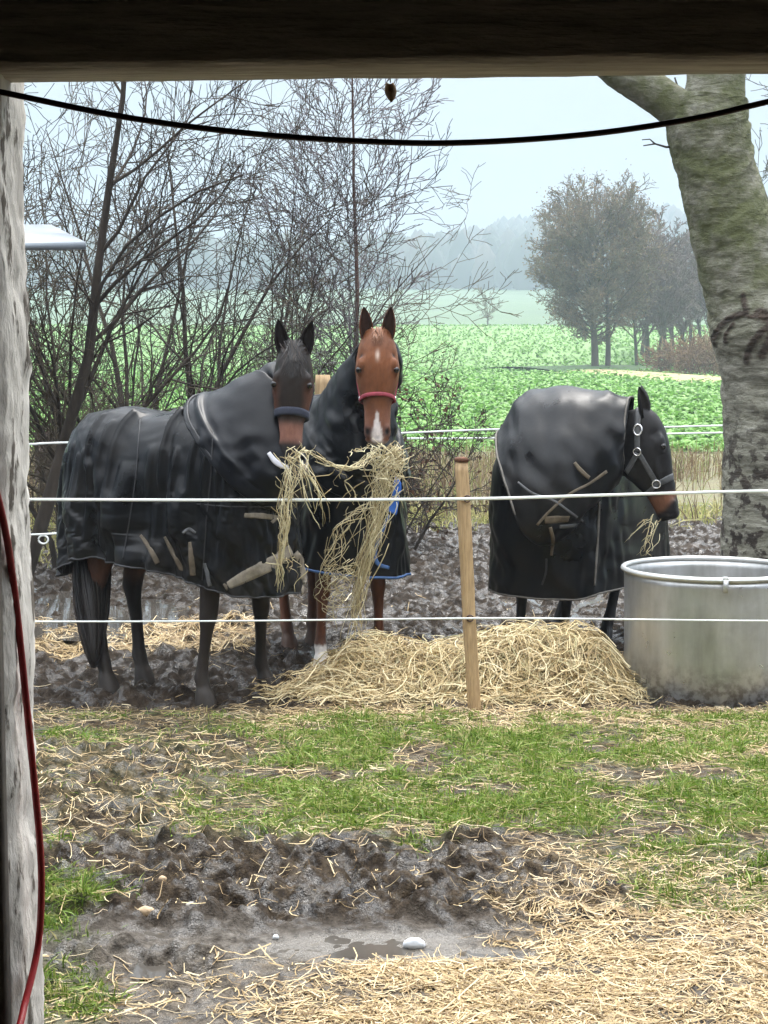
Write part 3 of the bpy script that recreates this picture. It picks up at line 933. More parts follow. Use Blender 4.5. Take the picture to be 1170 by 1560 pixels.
# ------------------------------------------------------------------ big trunk at the right
YT = 12.0
TR = [(960, 1172, 158), (900, 1171, 152), (840, 1172, 146), (760, 1175, 146), (680, 1177, 148), (600, 1176, 150), (540, 1172, 156), (500, 1166, 164), (470, 1158, 158), (430, 1143, 142), (380, 1126, 132),
      (330, 1109, 122), (280, 1096, 118), (230, 1084, 118), (190, 1078, 122), (150, 1082, 112)]
root = thing('big_tree', gpt(1171, YT), 'thick mossy grey trunk with a dark scarred knot behind the metal tub', 'tree')
mb = MB()


def wood(mb, P, r, n=28, amp=0.02, seed=0, fr_=5, dens=8):
    P = np.asarray(P, float); k = max(20, int(len(P) * dens))
    Pr = spline(np.hstack([P, np.asarray(r, float)[:, None]]), k)
    P, r = Pr[:, :3], Pr[:, 3]
    T = np.gradient(P, axis=0); T /= np.linalg.norm(T, axis=1, keepdims=True)
    U = np.cross(T, V3(0, 1, 0.05)); U /= np.linalg.norm(U, axis=1, keepdims=True); W_ = np.cross(T, U)
    a = np.arange(n) / n * 2 * np.pi
    s = np.concatenate([[0], np.cumsum(np.linalg.norm(np.diff(P, axis=0), axis=1))])
    nz = fbm(np.cos(a)[None] * 1.2 + s[:, None] * fr_ * 0.4 + seed, np.sin(a)[None] * 1.2 + s[:, None] * fr_, seed + 5, 4)
    rr = r[:, None] + amp * nz
    V = P[:, None] + rr[:, :, None] * (U[:, None] * np.cos(a)[None, :, None] + W_[:, None] * np.sin(a)[None, :, None])
    mb.grid(V, closed=True, cap=True)


def px_r(w, Y): return w / 2 / FPX * Y


P = [at(c, y, YT) for y, c, w in TR]; P[0][2] = -0.15
r_ = [px_r(w, YT) for y, c, w in TR]; r_[0] *= 1.12
wood(mb, P, r_, 150, 0.030, 3, 6, dens=26)
tv = mb.v[-1]; q_ = tv - CAM
dpt = q_ @ FW; tpx = CX + FPX * (q_ @ RT) / dpt; tpy = CY - FPX * (q_ @ UP) / dpt


def near_line(pts, w):
    d = np.full(len(tv), 1e9); L_ = spline(np.array([[x, y, 0] for x, y in pts], float), 24)
    for x, y, _ in L_: d = np.minimum(d, np.hypot(tpx - x, tpy - y))
    return 1 - sst(0.55 * w, 1.25 * w, d + 2.2 * fbm(tpx / 9, tpy / 9, 5, 3))


scar = np.zeros(len(tv))
for pts, w_ in [([(1088, 526), (1098, 503), (1112, 487), (1130, 478)], 6), ([(1139, 478), (1136, 466), (1132, 450)], 5), ([(1158, 478), (1174, 486), (1188, 498), (1196, 512)], 11),
                ([(1130, 477), (1146, 482), (1160, 480)], 4), ([(1168, 498), (1154, 514), (1143, 534), (1139, 550)], 6), ([(1176, 498), (1172, 520), (1162, 540)], 8), ([(1122, 492), (1112, 508), (1110, 520)], 3), ([(1190, 508), (1196, 528), (1192, 544)], 7)]:
    scar = np.maximum(scar, near_line(pts, w_))
front = sst(-0.1, 0.1, -(tv[:, 1] - YT))
scar *= front
burl = np.exp(-((tpx - 1140) / 52) ** 2 - ((tpy - 508) / 34) ** 2)
bn = tv - np.stack([np.interp(tv[:, 2], np.array(P)[::1, 2], np.array(P)[:, 0]), np.full(len(tv), YT), tv[:, 2]], -1)
bn /= np.linalg.norm(bn, axis=1, keepdims=True) + 1e-9
fis = fbm(tpx / 7, tv[:, 2] * 30, 15, 4)
mb.v[-1] = tv + bn * (0.045 * burl + 0.022 * scar * (0.6 + 0.8 * fbm(tpx / 6, tpy / 5, 25, 3)) + 0.006 * fbm(np.arctan2(bn[:, 1], bn[:, 0]) * 14, tv[:, 2] * 22, 35, 4))[:, None]
# flare of the knot
kc = at(1150, 497, YT) + V3(0, -0.28, 0)
M['trunk'] = None
t = NT('mossy_beech_bark'); w = t.coord(kind='World'); wl = t.coord((1.0, 1.0, 3.4), 'World')
len_ = t.noise(6.5, 7, 0.72, wl, 0.4); pat = t.noise(3.2, 5, 0.65, w); ptc = t.noise(9, 5, 0.6, w)
c = t.ramp(len_, [(0.34, (0.085, 0.080, 0.060)), (0.45, (0.185, 0.178, 0.138)), (0.56, (0.265, 0.255, 0.205)), (0.70, (0.41, 0.40, 0.34))])
moss = t.ramp(pat, [(0.34, 0.1), (0.56, 0.9)])
pz = t.n.new('ShaderNodeSeparateXYZ'); t.l(w, pz.inputs[0])
hi = t.ramp(t.math('MULTIPLY', pz.outputs[2], 0.25), [(0.45, 0.12), (0.62, 1.0)])     # moss grows on the upper, leaning length
c = t.mix(t.math('MULTIPLY', moss, hi), c, (0.085, 0.095, 0.032))
dk = t.ramp(ptc, [(0.50, 0.0), (0.55, 1.0)])
lo = t.ramp(t.math('MULTIPLY', pz.outputs[2], 0.25), [(0.0, 1.0), (0.26, 0.9), (0.40, 0.12), (0.8, 0.0)])   # flaked dark scabs on the lower length
c = t.mix(t.math('MULTIPLY', dk, lo), c, (0.038, 0.028, 0.022))
c = t.mix(t.math('MULTIPLY', t.sep(t.attr('Scar'))[0], 0.92), c, t.ramp(len_, [(0.35, (0.018, 0.012, 0.009)), (0.65, (0.075, 0.050, 0.036))]))
t.set('Base Color', c).set('Roughness', 0.8).set('Specular IOR Level', 0.3)
t.bump(t.math('ADD', len_, ptc), 0.9, 0.035)
M['trunk'] = t.m
o = mb.build('trunk', M['trunk'], root); set_col(o.data, np.stack([scar, scar, scar], -1), 'Scar')
mb = MB()
wood(mb, [at(1072, 215, YT), at(1045, 178, YT), at(1010, 150, YT), at(968, 122, YT), at(930, 96, YT), at(880, 45, YT), at(840, -30, YT)], [px_r(a, YT) for a in (60, 62, 58, 58, 54, 46, 36)], 20, 0.012, 6)
mb.build('limb', M['trunk'], root)
mb = MB()
wood(mb, [at(1084, 180, YT), at(1090, 130, YT), at(1092, 70, YT), at(1100, -20, YT), at(1120, -140, YT), at(1130, -260, YT)], [px_r(a, YT) for a in (104, 88, 84, 74, 60, 44)], 20, 0.012, 8)
mb.build('limb', M['trunk'], root)
# crown of limbs above the picture edge, plus the little twigs that dip into view
out = [[], [], [], []]; rgt = np.random.default_rng(5)
CC = dict(SHR, k=[8, 6, 5, 4], rmin=0.004)
for p, d in [(at(860, 0, YT), V3(-0.5, 0, 1)), (at(1125, -220, YT), V3(0.2, 0.2, 1)), (at(1100, -60, YT), V3(0.6, -0.2, 1))]:
    grow(out, rgt, p, d, 4.0, 0.09, 0, CC)
mb = MB()
for lv in range(4): flush(mb, out[lv], (8, 5, 4, 3)[lv])
tw = [at(1040, 222, YT), at(1015, 224, YT), at(998, 219, YT), at(980, 222, YT)]
mb.tube(tw, [0.012, 0.009, 0.007, 0.004], 5); mb.tube([tw[2], at(990, 212, YT), at(978, 213, YT)], [0.007, 0.005, 0.003], 5)
mb.tube([at(1050, 160, YT), at(1035, 140, YT), at(1028, 118, YT)], [0.012, 0.01, 0.006], 5); mb.tube([at(1035, 140, YT), at(1015, 128, YT), at(1005, 112, YT)], [0.008, 0.007, 0.004], 5)
mb.build('crown', M['bark_dark'], root)
# ------------------------------------------------------------------ barn the photo is taken from
BY = 3.0
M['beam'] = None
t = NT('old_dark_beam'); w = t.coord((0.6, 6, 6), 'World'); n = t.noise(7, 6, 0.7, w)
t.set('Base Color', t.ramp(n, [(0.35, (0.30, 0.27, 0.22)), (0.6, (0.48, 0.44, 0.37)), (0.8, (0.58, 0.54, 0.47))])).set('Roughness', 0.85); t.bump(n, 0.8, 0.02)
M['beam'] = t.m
t = NT('flaking_limewash'); w = t.coord((1, 1, 0.35), 'World'); n = t.noise(16, 6, 0.65, w); n2 = t.noise(5, 4, 0.6, w)
c = t.mix(t.ramp(n, [(0.545, 0.0), (0.60, 1.0)]), t.ramp(n2, [(0.3, (0.50, 0.475, 0.44)), (0.7, (0.72, 0.70, 0.66))]), (0.10, 0.085, 0.07))
t.set('Base Color', c).set('Roughness', 0.9); t.bump(n, 1.0, 0.012)
M['limewash'] = t.m
M['dark_board'] = simple('dark_boards', (0.05, 0.042, 0.034), 0.9, 0, 0.4, 12, 0.4)
M['concrete'] = simple('barn_concrete', (0.10, 0.095, 0.085), 0.9, 0, 0.3, 12, 0.3)
zb = 1.75 + 450 / FPX * BY          # underside of the beam
barn = thing('barn', (0, -1, 0), 'dark barn whose doorway with heavy beam frames the view', 'barn')
# lintel: an adzed timber, slightly uneven along its lower arris
mb = MB()
xs = np.linspace(-3.4, 3.4, 200)
e1 = 0.006 * fbm(xs * 3, xs * 0, 3, 3) + 0.016 * xs * 0.8; e2 = 0.006 * fbm(xs * 4, xs * 0 + 7, 4, 4) + 0.014 * xs * 0.8
sec = []
for i, x in enumerate(xs):
    sec.append([(x, BY, zb + 0.6), (x, BY - 0.005 + 0.004 * pn(x * 5, 2.2), zb + 0.012 + e1[i]), (x, BY + 0.012, zb + e1[i]), (x, BY + 0.132, zb + e2[i] - 0.002), (x, BY + 0.142, zb + 0.012 + e2[i]), (x, BY + 0.142, zb + 0.6)])
mb.grid(np.array(sec), closed=True, cap=True)
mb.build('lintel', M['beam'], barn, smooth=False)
# left pier: rough limewashed post
mb = MB()
zs = np.linspace(-0.1, zb + 0.05, 160)


def pier(x_in, sgn):
    rows = []
    for z in zs:
        e = 0.010 * pn(z * 3.1, 1.7 * sgn, 9) + 0.006 * pn(z * 9, 4.0, 10)
        ys = np.linspace(0, 1, 14)
        row = [(x_in - sgn * 1.0, BY + 0.02, z), (x_in - sgn * 0.06, BY + 0.02, z), (x_in - sgn * 0.018 + e, BY + 0.012, z)]
        for u in ys:
            row.append((x_in + e * 0.8 + 0.005 * pn(z * 14 + u * 3, u * 5, 21) + 0.004 * pn(z * 30, u * 9, 22) - sgn * 0.012 * (1 if u in (0,) else 0), BY + 0.03 + u * 0.215, z))
        row += [(x_in - sgn * 0.03 + e, BY + 0.26, z), (x_in - sgn * 1.0, BY + 0.26, z)]
        rows.append(row)
    return np.array(rows)


mb.grid(pier(-0.729, 1.0), closed=True, cap=True)
mb.build('pier', M['limewash'], barn)
mb = MB(); mb.grid(pier(1.55, -1.0), closed=True, cap=True); mb.build('pier', M['limewash'], barn)
# shade on the left pier's inner face, put in as a dark-coloured sheet
mb = MB()
mb.box((-1.7, BY - 0.035, -0.05), (-0.738, BY + 0.018, zb - 0.005))
mb.build('inner_shade_sheet', M['dark_board'], barn, smooth=False)
mb = MB(); mb.box((-9, BY + 0.0, 0), (-1.72, BY + 0.2, zb - 0.02)); mb.box((2.56, BY, 0), (9, BY + 0.2, zb - 0.02)); mb.box((-9, BY + 0.002, zb - 0.015), (-3.405, BY + 0.198, 3.2)); mb.box((3.405, BY + 0.002, zb - 0.015), (9, BY + 0.198, 3.2)); mb.box((-3.4, BY + 0.004, zb + 0.605), (3.4, BY + 0.196, 3.2))
mb.box((-3.2, BY - 6, 0), (-3.05, BY - 0.05, 2.9)); mb.box((3.05, BY - 6, 0), (3.2, BY - 0.05, 2.9)); mb.box((-9, BY - 6.2, 0), (9, BY - 6.02, 3.2))
mb.build('wall', M['dark_board'], barn, smooth=False)
mb = MB(); mb.box((-3.2, BY - 6.0, 2.93), (3.2, BY - 0.02, 3.02)); mb.build('ceiling', M['dark_board'], barn, smooth=False)
mb = MB()      # pitched tiled roof over the whole range
for y0, y1 in ((BY + 0.45, BY - 3.0), (BY - 6.5, BY - 3.0)):
    z0_, z1_ = 3.12, 6.3
    V = [(-9.3, y0, z0_), (9.3, y0, z0_), (9.3, y1, z1_), (-9.3, y1, z1_)]; V += [(a, b, c_ + 0.14) for a, b, c_ in V]
    mb.add(V, [[0, 1, 2, 3], [7, 6, 5, 4], [0, 4, 5, 1], [1, 5, 6, 2], [2, 6, 7, 3], [3, 7, 4, 0]])
mb.build('roof', simple('dark_roof_tiles', (0.06, 0.045, 0.04), 0.8, 0, 0.3, 20, 0.4), barn, smooth=False)

# sagging cable across the doorway and the red hose hung on the pier
M['cable'] = simple('black_rubber', (0.045, 0.014, 0.012), 0.4, 0, 0.3, 60, 0.1)
P = [at(-160, 108, 2.88), at(0, 140, 2.88), at(200, 180, 2.88), at(400, 205, 2.88), at(600, 217, 2.88), at(740, 216, 2.88), at(900, 204, 2.88), at(1050, 182, 2.88), at(1170, 155, 2.88), at(1330, 118, 2.88), at(1700, 60, 2.88)]
mb = MB(); mb.tube(spline(P, 120), 0.0055, 12)
tag(rebase(mb.build('cable', M['cable'])), 'black cable sagging across the top of the doorway', 'cable')
M['hose'] = simple('red_hose', (0.30, 0.014, 0.018), 0.4, 0, 0.25, 40, 0.1)
P = [at(-70, 560, 2.94), at(-24, 690, 2.95), at(2, 780, 3.0), at(18, 870, 3.05), at(31, 980, 3.08), at(42, 1090, 3.09), at(53, 1200, 3.10), at(61, 1290, 3.10), at(63, 1360, 3.10), at(58, 1440, 3.09), at(40, 1520, 3.02), at(16, 1590, 2.94), at(-60, 1650, 2.94)]
mb = MB(); mb.tube(spline(P, 120), 0.0072, 12)
tag(rebase(mb.build('hose', M['hose'])), 'dark red hose hanging down along the limewashed doorpost', 'hose')
# curled dry leaf hanging under the beam
mb = MB()
u = np.linspace(-1, 1, 7); v = np.linspace(0, 1, 9)
c0 = at(594, 126, BY + 0.13)
G = np.array([[c0 + V3(uu * 0.011 * math.sin(math.pi * (0.12 + 0.86 * vv)) ** 0.7 + 0.003 * vv, 0.008 * uu * uu + 0.004 * math.sin(vv * 5), -0.002 - 0.036 * vv + 0.004 * uu * uu) for uu in u] for vv in v])
mb.grid(G); mb.tube([c0 + V3(0, 0, 0.014), c0 + V3(0.001, 0, 0)], 0.0012, 5)
o = mb.build('dry_leaf', M['leaf_russet']); o.modifiers.new('thick', 'SOLIDIFY').thickness = 0.0012
tag(rebase(o), 'small curled dry leaf hanging under the beam', 'leaf')

# field shelter roof at the left
sh = thing('field_shelter', (-3.2, 11.6, 0), 'grey sheet roof corner of a shelter jutting past the doorpost', 'shelter')
M['tin'] = simple('galvanised_roof', (0.22, 0.25, 0.28), 0.45, 0.4, 0.15, 6, 0.1)
M['old_wood'] = simple('weathered_wood', (0.10, 0.075, 0.06), 0.85, 0, 0.35, 14, 0.4)
mb = MB()
a_, b_, c_, d_ = at(131, 369, 11.0), at(-250, 374, 11.0), at(-250, 338, 12.4), at(78, 342, 12.4)
e_ = at(120, 352, 13.4)
th = V3(0, 0, 0.05)
mb.add([a_, b_, c_, d_, a_ - th, b_ - th, c_ - th, d_ - th], [[0, 1, 2, 3], [7, 6, 5, 4], [0, 4, 5, 1], [1, 5, 6, 2], [2, 6, 7, 3], [3, 7, 4, 0]])
mb.build('roof', M['tin'], sh, smooth=False)
for X, Y in [(-2.95, 11.25), (-5.6, 11.25), (-2.95, 12.2), (-5.6, 12.2)]:
    m2 = MB(); zt = float(np.interp(Y, [11.0, 12.4], [a_[2], d_[2]])) - 0.06
    m2.box((X - 0.06, Y - 0.06, -0.1), (X + 0.06, Y + 0.06, zt)); m2.build('post', M['old_wood'], sh, smooth=False)

# ------------------------------------------------------------------ fences
M['pale_post'] = None
t = NT('new_softwood'); w = t.coord((14, 14, 1.3), 'World'); n = t.noise(6, 5, 0.65, w)
t.set('Base Color', t.ramp(n, [(0.3, (0.27, 0.175, 0.085)), (0.55, (0.44, 0.30, 0.155)), (0.8, (0.55, 0.40, 0.23))])).set('Roughness', 0.7); t.bump(n, 0.5, 0.006)
M['pale_post'] = t.m
M['tape'] = simple('white_fence_tape', (0.78, 0.82, 0.80), 0.5, 0, 0.06, 40, 0.1)
M['rust'] = simple('rusty_metal', (0.12, 0.05, 0.025), 0.8, 0.3, 0.4, 50, 0.2)


def stake(P0, P1, w0, w1, name, label, mat, group=None, cap_mat=None):
    P0 = np.asarray(P0, float); P1 = np.asarray(P1, float)
    root = thing(name, (P0[0], P0[1], 0), label, 'fence post', group)
    a = R(20); ax = V3(math.cos(a), math.sin(a), 0); ay = V3(-math.sin(a), math.cos(a), 0)
    rows = []
    q = [(-1, -1), (-0.8, -1.08), (0.8, -1.08), (1, -1), (1.06, -0.8), (1.06, 0.8), (1, 1), (-1, 1)]
    for i, s in enumerate(np.linspace(0, 1, 24)):
        h = (w0 * (1 - s) + w1 * s) / 2 * (1 + 0.04 * pn(s * 9, 0.3, 5))
        if s == 1: h *= 0.9
        c_ = P0 * (1 - s) + P1 * s + V3(0.004 * pn(s * 4, 1.2, 8), 0, 0)
        rows.append([c_ + ax * (x * h) + ay * (y * h) for x, y in q])
    m = MB(); m.grid(np.array(rows), closed=True, cap=True); m.build('stake', mat, root, smooth=False)
    if cap_mat:
        m = MB(); m.grid(np.array([[P1 + V3(0, 0, dz) + ax * (x * w1 * k) + ay * (y * w1 * k) for x, y in q] for dz, k in ((-0.006, 0.52), (0.012, 0.55), (0.02, 0.3))]), closed=True, cap=True)
        m.build('cap', cap_mat, root, smooth=False)
    return root


FY = 7.97
pb = at(724, 1088, FY); pb[2] = -0.12
pt_ = at(703, 702, FY)
fp = stake(pb, pt_, 0.052, 0.052, 'fence_post', 'slim pale wooden stake leaning left in front of the hay', M['pale_post'], cap_mat=M['rust'])


def insul(P, parent, r=0.016):
    m = MB(); a = np.linspace(0, 2 * np.pi, 15)[:-1]
    Pt = [P + V3(math.cos(t_) * r, -0.002, math.sin(t_) * r) for t_ in a] + [P + V3(r, -0.002, 0)]
    m.tube(Pt, 0.004, 6, cap=False); m.build('insulator', M['cable'], parent)


def tape(pts, label, w=0.012, th=0.0035, wob=0.0):
    P = spline(pts, 90)
    a = np.arange(8) / 8 * 2 * np.pi
    T = np.gradient(P, axis=0); T /= np.linalg.norm(T, axis=1, keepdims=True)
    U = np.cross(T, V3(0, 0, 1)); U /= np.linalg.norm(U, axis=1, keepdims=True); W_ = np.cross(U, T)
    V = P[:, None] + U[:, None] * (np.cos(a) * th)[None, :, None] + W_[:, None] * (np.sin(a) * w / 2)[None, :, None]
    m = MB(); m.grid(V, closed=True, cap=True)
    return tag(rebase(m.build('fence_tape', M['tape'])), label, 'fence wire')


y_up = FY - 0.045
tape([at(-500, 760, y_up), at(30, 761, y_up), at(360, 762, y_up), at(712, 760, y_up), at(900, 755, y_up), at(1040, 751, y_up), at(1180, 748, y_up), at(1700, 742, y_up)], 'upper white tape of the near fence crossing in front of the horses', 0.015)
tape([at(-500, 946, y_up), at(30, 947, y_up), at(360, 946, y_up), at(716, 942, y_up), at(900, 943, y_up), at(1180, 946, y_up), at(1700, 947, y_up)], 'lower white wire of the near fence crossing the tub and horse legs', 0.009, 0.003)
insul(at(712, 760, FY - 0.035), fp); insul(at(716, 942, FY - 0.035), fp)
tape([at(-200, 678, 11.2), at(30, 677, 11.4), at(110, 674, 11.7), at(500, 664, 13.0), at(760, 654, 14.0), at(900, 654, 14.4), at(1110, 648, 14.9), at(1500, 640, 16)], 'top white tape of the back fence beyond the paddock', 0.016)
tape([at(-200, 818, 11.0), at(30, 815, 11.2), at(110, 811, 11.5), at(180, 808, 11.8)], 'short low white tape at the left edge behind the horse rump', 0.014)
tape([at(500, 669, 19.0), at(620, 668, 19.0), at(760, 667, 19.2), at(1110, 659, 20), at(1500, 655, 21)], 'second thin white tape close below the back top tape', 0.022)
mb = MB(); a = np.linspace(0, 2 * np.pi, 20); cc = at(66, 822, 11.3)
mb.tube(np.stack([cc[0] + 0.035 * np.cos(a), cc[1] + 0 * a, cc[2] + 0.03 * np.sin(a)], -1), 0.007, 6, cap=False)
tag(rebase(mb.build('tape_loop', M['tape'])), 'white loop of tape knotted at the far left wire', 'tape loop')
q = at(490, 700, 13.0); q[2] = -0.1
stake(q, at(492, 571, 12.95), 0.11, 0.105, 'fence_post', 'tan wooden post top showing between the two raised horse heads', M['pale_post'])
M['red_wood'] = simple('reddish_weathered_wood', (0.045, 0.026, 0.022), 0.9, 0, 0.4, 14, 0.5)
q = at(76, 780, 19.0); q[2] = -0.1
stake(q, at(72, 657, 19.0), 0.30, 0.27, 'fence_post', 'stout reddish brown old post beside the white doorpost', M['red_wood'])

# ------------------------------------------------------------------ metal tub
tc_ = V3(1.795, 8.56, 0.0); RT_, HT = 0.487, 0.665
tub = thing('metal_tub', tc_, 'round galvanised metal tub with a rolled rim', 'tub')
t = NT('galvanised_tub'); v = t.coord((2.2, 2.2, 0.5), 'Object'); n = t.noise(2.4, 5, 0.6, v); n2 = t.noise(7, 5, 0.65, t.coord())
c = t.ramp(n, [(0.32, (0.34, 0.345, 0.335)), (0.5, (0.47, 0.475, 0.47)), (0.70, (0.62, 0.635, 0.645))])
c = t.mix(t.ramp(n2, [(0.48, 0.0), (0.78, 0.35)]), c, (0.25, 0.23, 0.195))
pz = t.n.new('ShaderNodeSeparateXYZ'); t.l(t.coord(), pz.inputs[0])
spl = t.math('MULTIPLY', t.ramp(pz.outputs[2], [(0.0, 1.0), (0.22, 0.0)]), t.ramp(t.noise(24, 4, 0.6), [(0.42, 0.0), (0.6, 0.8)]))
c = t.mix(spl, c, (0.10, 0.078, 0.055))      # mud splashed up from the ground
t.set('Base Color', c).set('Metallic', 0.75).set('Roughness', t.ramp(n2, [(0.3, 0.26), (0.7, 0.46)])); t.bump(n2, 0.08, 0.01)
M['tub'] = t.m
M['rim'] = simple('bright_zinc_rim', (0.52, 0.53, 0.52), 0.42, 0.5, 0.1, 20, 0.1)
a = np.arange(96) / 96 * 2 * np.pi


def circ(r, z, ripple=0.0): return np.stack([tc_[0] + (r + ripple * np.sin(a * 5 + 1)) * np.cos(a), tc_[1] + (r + ripple * np.sin(a * 3)) * np.sin(a), np.full_like(a, z)], -1)


mb = MB()
mb.grid(np.array([circ(RT_ * 0.955, -0.03), circ(RT_ * 0.957, 0.0, .002), circ(RT_ * 0.965, 0.012, .003), circ(RT_ * 0.965, 0.2, .004), circ(RT_ * 0.97, 0.4, .003), circ(RT_ * 0.975, 0.6, .002), circ(RT_ * 0.98, HT - 0.02),
                  circ(RT_ * 0.968, HT - 0.02), circ(RT_ * 0.962, 0.6), circ(RT_ * 0.955, 0.3), circ(RT_ * 0.95, 0.03), circ(0.02, 0.03)]), closed=True)
mb.build('wall', M['tub'], tub)
mb = MB(); b2 = np.arange(10) / 10 * 2 * np.pi
G = np.array([circ(RT_ * 0.985 + 0.015 * math.cos(b), HT - 0.012 + 0.015 * math.sin(b)) for b in b2] + [circ(RT_ * 0.985 + 0.015, HT - 0.012)])
mb.grid(G, closed=True); mb.build('rim', M['rim'], tub)
mb = MB(); an = R(-93.5); ux = V3(math.cos(an), math.sin(an), 0); uy = V3(-math.sin(an), math.cos(an), 0)
for (r0, r1, z0, z1) in [(1.02, 1.035, HT - 0.075, HT - 0.004), (0.95, 1.035, HT - 0.004, HT + 0.006)]:
    Mx = np.eye(4); Mx[:3, 0] = ux; Mx[:3, 1] = uy; Mx[:3, 3] = tc_
    mb.box((RT_ * r0, -0.013, z0), (RT_ * r1, 0.013, z1), Mx)
mb.build('clip', M['rim'], tub, smooth=False)

# ------------------------------------------------------------------ hay pile
HG = [(0.88, 8.60, 0.35, 0.27, 0.26), (0.45, 8.52, 0.24, 0.25, 0.24), (0.05, 8.50, 0.225, 0.22, 0.25), (-0.22, 8.42, 0.17, 0.17, 0.22), (-0.45, 8.3, 0.06, 0.15, 0.14), (1.16, 8.48, 0.22, 0.15, 0.2), (0.7, 8.32, 0.12, 0.3, 0.16), (-0.08, 8.68, 0.12, 0.12, 0.12)]


def hay_z(X, Y):
    z = -0.05
    for cx, cy, h, sx, sy in HG: z = z + h * np.exp(-((X - cx) / sx) ** 2 * 0.8 - ((Y - cy) / sy) ** 2 * 0.8) * 0.86
    return z + (0.04 * fbm(X * 3.2, Y * 3.2, 78, 2) + 0.045 * fbm(X * 7, Y * 7, 77, 3)) * np.clip(z * 8, 0, 1)


xs = np.linspace(-0.85, 1.5, 150); ys = np.linspace(8.0, 9.15, 90)
Yg, Xg = np.meshgrid(ys, xs, indexing='ij')
mb = MB(); Zg = hay_z(Xg, Yg); mb.grid(np.stack([Xg, Yg, Zg - 0.015], -1))
t = NT('packed_hay'); n = t.noise(30, 5, 0.7, t.coord((1, 1, 1), 'World'), 1.5)
t.set('Base Color', t.ramp(n, [(0.38, (0.045, 0.032, 0.016)), (0.68, (0.32, 0.23, 0.11))])).set('Roughness', 0.8); t.bump(n, 1, 0.02)
M['packed_hay'] = t.m
hp = thing('hay_pile', (0.4, 8.5, 0), 'long heap of pale hay on the mud behind the leaning stake', 'hay pile')
o = mb.build('heap', M['packed_hay'], hp)
if o.data.polygons[0].normal.z < 0: o.data.flip_normals()


def pile_strands(n, lmin, lmax, wmin, wmax, lift, k=6):
    X = rng.uniform(-0.8, 1.42, n * 4); Y = rng.uniform(8.02, 9.1, n * 4)
    p = np.clip(hay_z(X, Y) + 0.045, 0, 0.12) / 0.12
    keep = rng.random(n * 4) < p; X = X[keep][:n]; Y = Y[keep][:n]; n = len(X)
    # clumps share a direction so the heap reads as thrown forkfuls
    base = 3.0 * fbm(X * 2.2, Y * 2.2, 61, 2) + 0.2
    a_ = base + rng.normal(0, 0.75, n)
    Ln = rng.uniform(lmin, lmax, n); s = np.linspace(-0.5, 0.5, k); cu = rng.normal(0, 0.9, n)
    ang = a_[:, None] + cu[:, None] * s * 2.2
    dx = np.cumsum(np.cos(ang), 1) * (Ln / (k - 1))[:, None]; dy = np.cumsum(np.sin(ang), 1) * (Ln / (k - 1))[:, None]
    PX = X[:, None] + dx - dx.mean(1, keepdims=True); PY = Y[:, None] + dy - dy.mean(1, keepdims=True)
    lf = rng.uniform(-0.008, lift, n)[:, None]
    arch = np.abs(rng.normal(0, 0.22, n))[:, None] * Ln[:, None] * (0.25 - s ** 2)
    Z = np.maximum(hay_z(PX, PY), ground_z(PX, PY) + 0.004) * 0.75 + 0.25 * np.maximum(hay_z(X, Y), 0)[:, None] + lf + arch + (rng.normal(0, 0.12, n) * Ln)[:, None] * s
    Z = np.maximum(Z, ground_z(PX, PY) + 0.003)
    return ribbons(np.stack([PX, PY, Z], -1), rng.uniform(wmin, wmax, n), np.stack([rng.normal(0, .7, n), rng.normal(0, .7, n) - 0.3, np.ones(n)], -1), taper=False)


mb = MB()
mb.add(*pile_strands(11000, 0.07, 0.32, 0.0022, 0.006, 0.03))
mb.add(*pile_strands(2400, 0.10, 0.30, 0.0025, 0.006, 0.095))
tag(mb.build('stalks', M['hay'], hp, smooth=False), kind='stuff')

# ------------------------------------------------------------------ small litter
def pebble(px, py, sx, sy, sz, name, label, cat, mat, seed):
    p = on_ground(px, py); z = float(ground_z(p[0], p[1]))
    V = ell((0, 0, 0), (sx, sy, sz), 16, 11)
    V = V * (1 + 0.22 * fbm(V[:, :, 0] / sx * 1.1 + seed, V[:, :, 1] / sy * 1.1 + V[:, :, 2] / sz, seed, 3))[:, :, None]
    m = MB(); m.grid(V + V3(p[0], p[1], z + sz * 0.45), closed=True, cap=True)
    return tag(rebase(m.build(name, mat)), label, cat)


M['white_scrap'] = simple('white_plaster', (0.72, 0.76, 0.80), 0.5, 0, 0.08, 30, 0.2)
M['tan_stone'] = simple('tan_stone', (0.46, 0.33, 0.20), 0.7, 0, 0.25, 40, 0.3)
M['grey_stone'] = simple('grey_stone', (0.34, 0.32, 0.29), 0.7, 0, 0.25, 40, 0.3)
M['red_scrap'] = simple('red_scrap', (0.45, 0.05, 0.03), 0.5, 0, 0.2, 40, 0.1)
pebble(631, 1437, 0.036, 0.02, 0.02, 'stone', 'white lump lying at the edge of the front puddle', 'stone', M['white_scrap'], 1)
pebble(222, 1394, 0.030, 0.02, 0.018, 'stone', 'tan stone in the dark mud near the doorpost', 'stone', M['tan_stone'], 2)
pebble(291, 1385, 0.022, 0.017, 0.013, 'stone', 'pale grey stone right of the tan stone in mud', 'stone', M['grey_stone'], 3)
pebble(248, 1366, 0.014, 0.012, 0.012, 'stone', 'small tan pebble above the tan stone in mud', 'stone', M['tan_stone'], 4)
pebble(420, 1427, 0.010, 0.008, 0.009, 'stone', 'tiny whitish pebble left of the front puddle', 'stone', M['white_scrap'], 5)
pebble(310, 1137, 0.022, 0.015, 0.007, 'scrap', 'small red scrap lying in the straw below the left horse', 'scrap', M['red_scrap'], 6)
# ------------------------------------------------------------------ horses
def unit(v):
    v = np.asarray(v, float); return v / np.linalg.norm(v)


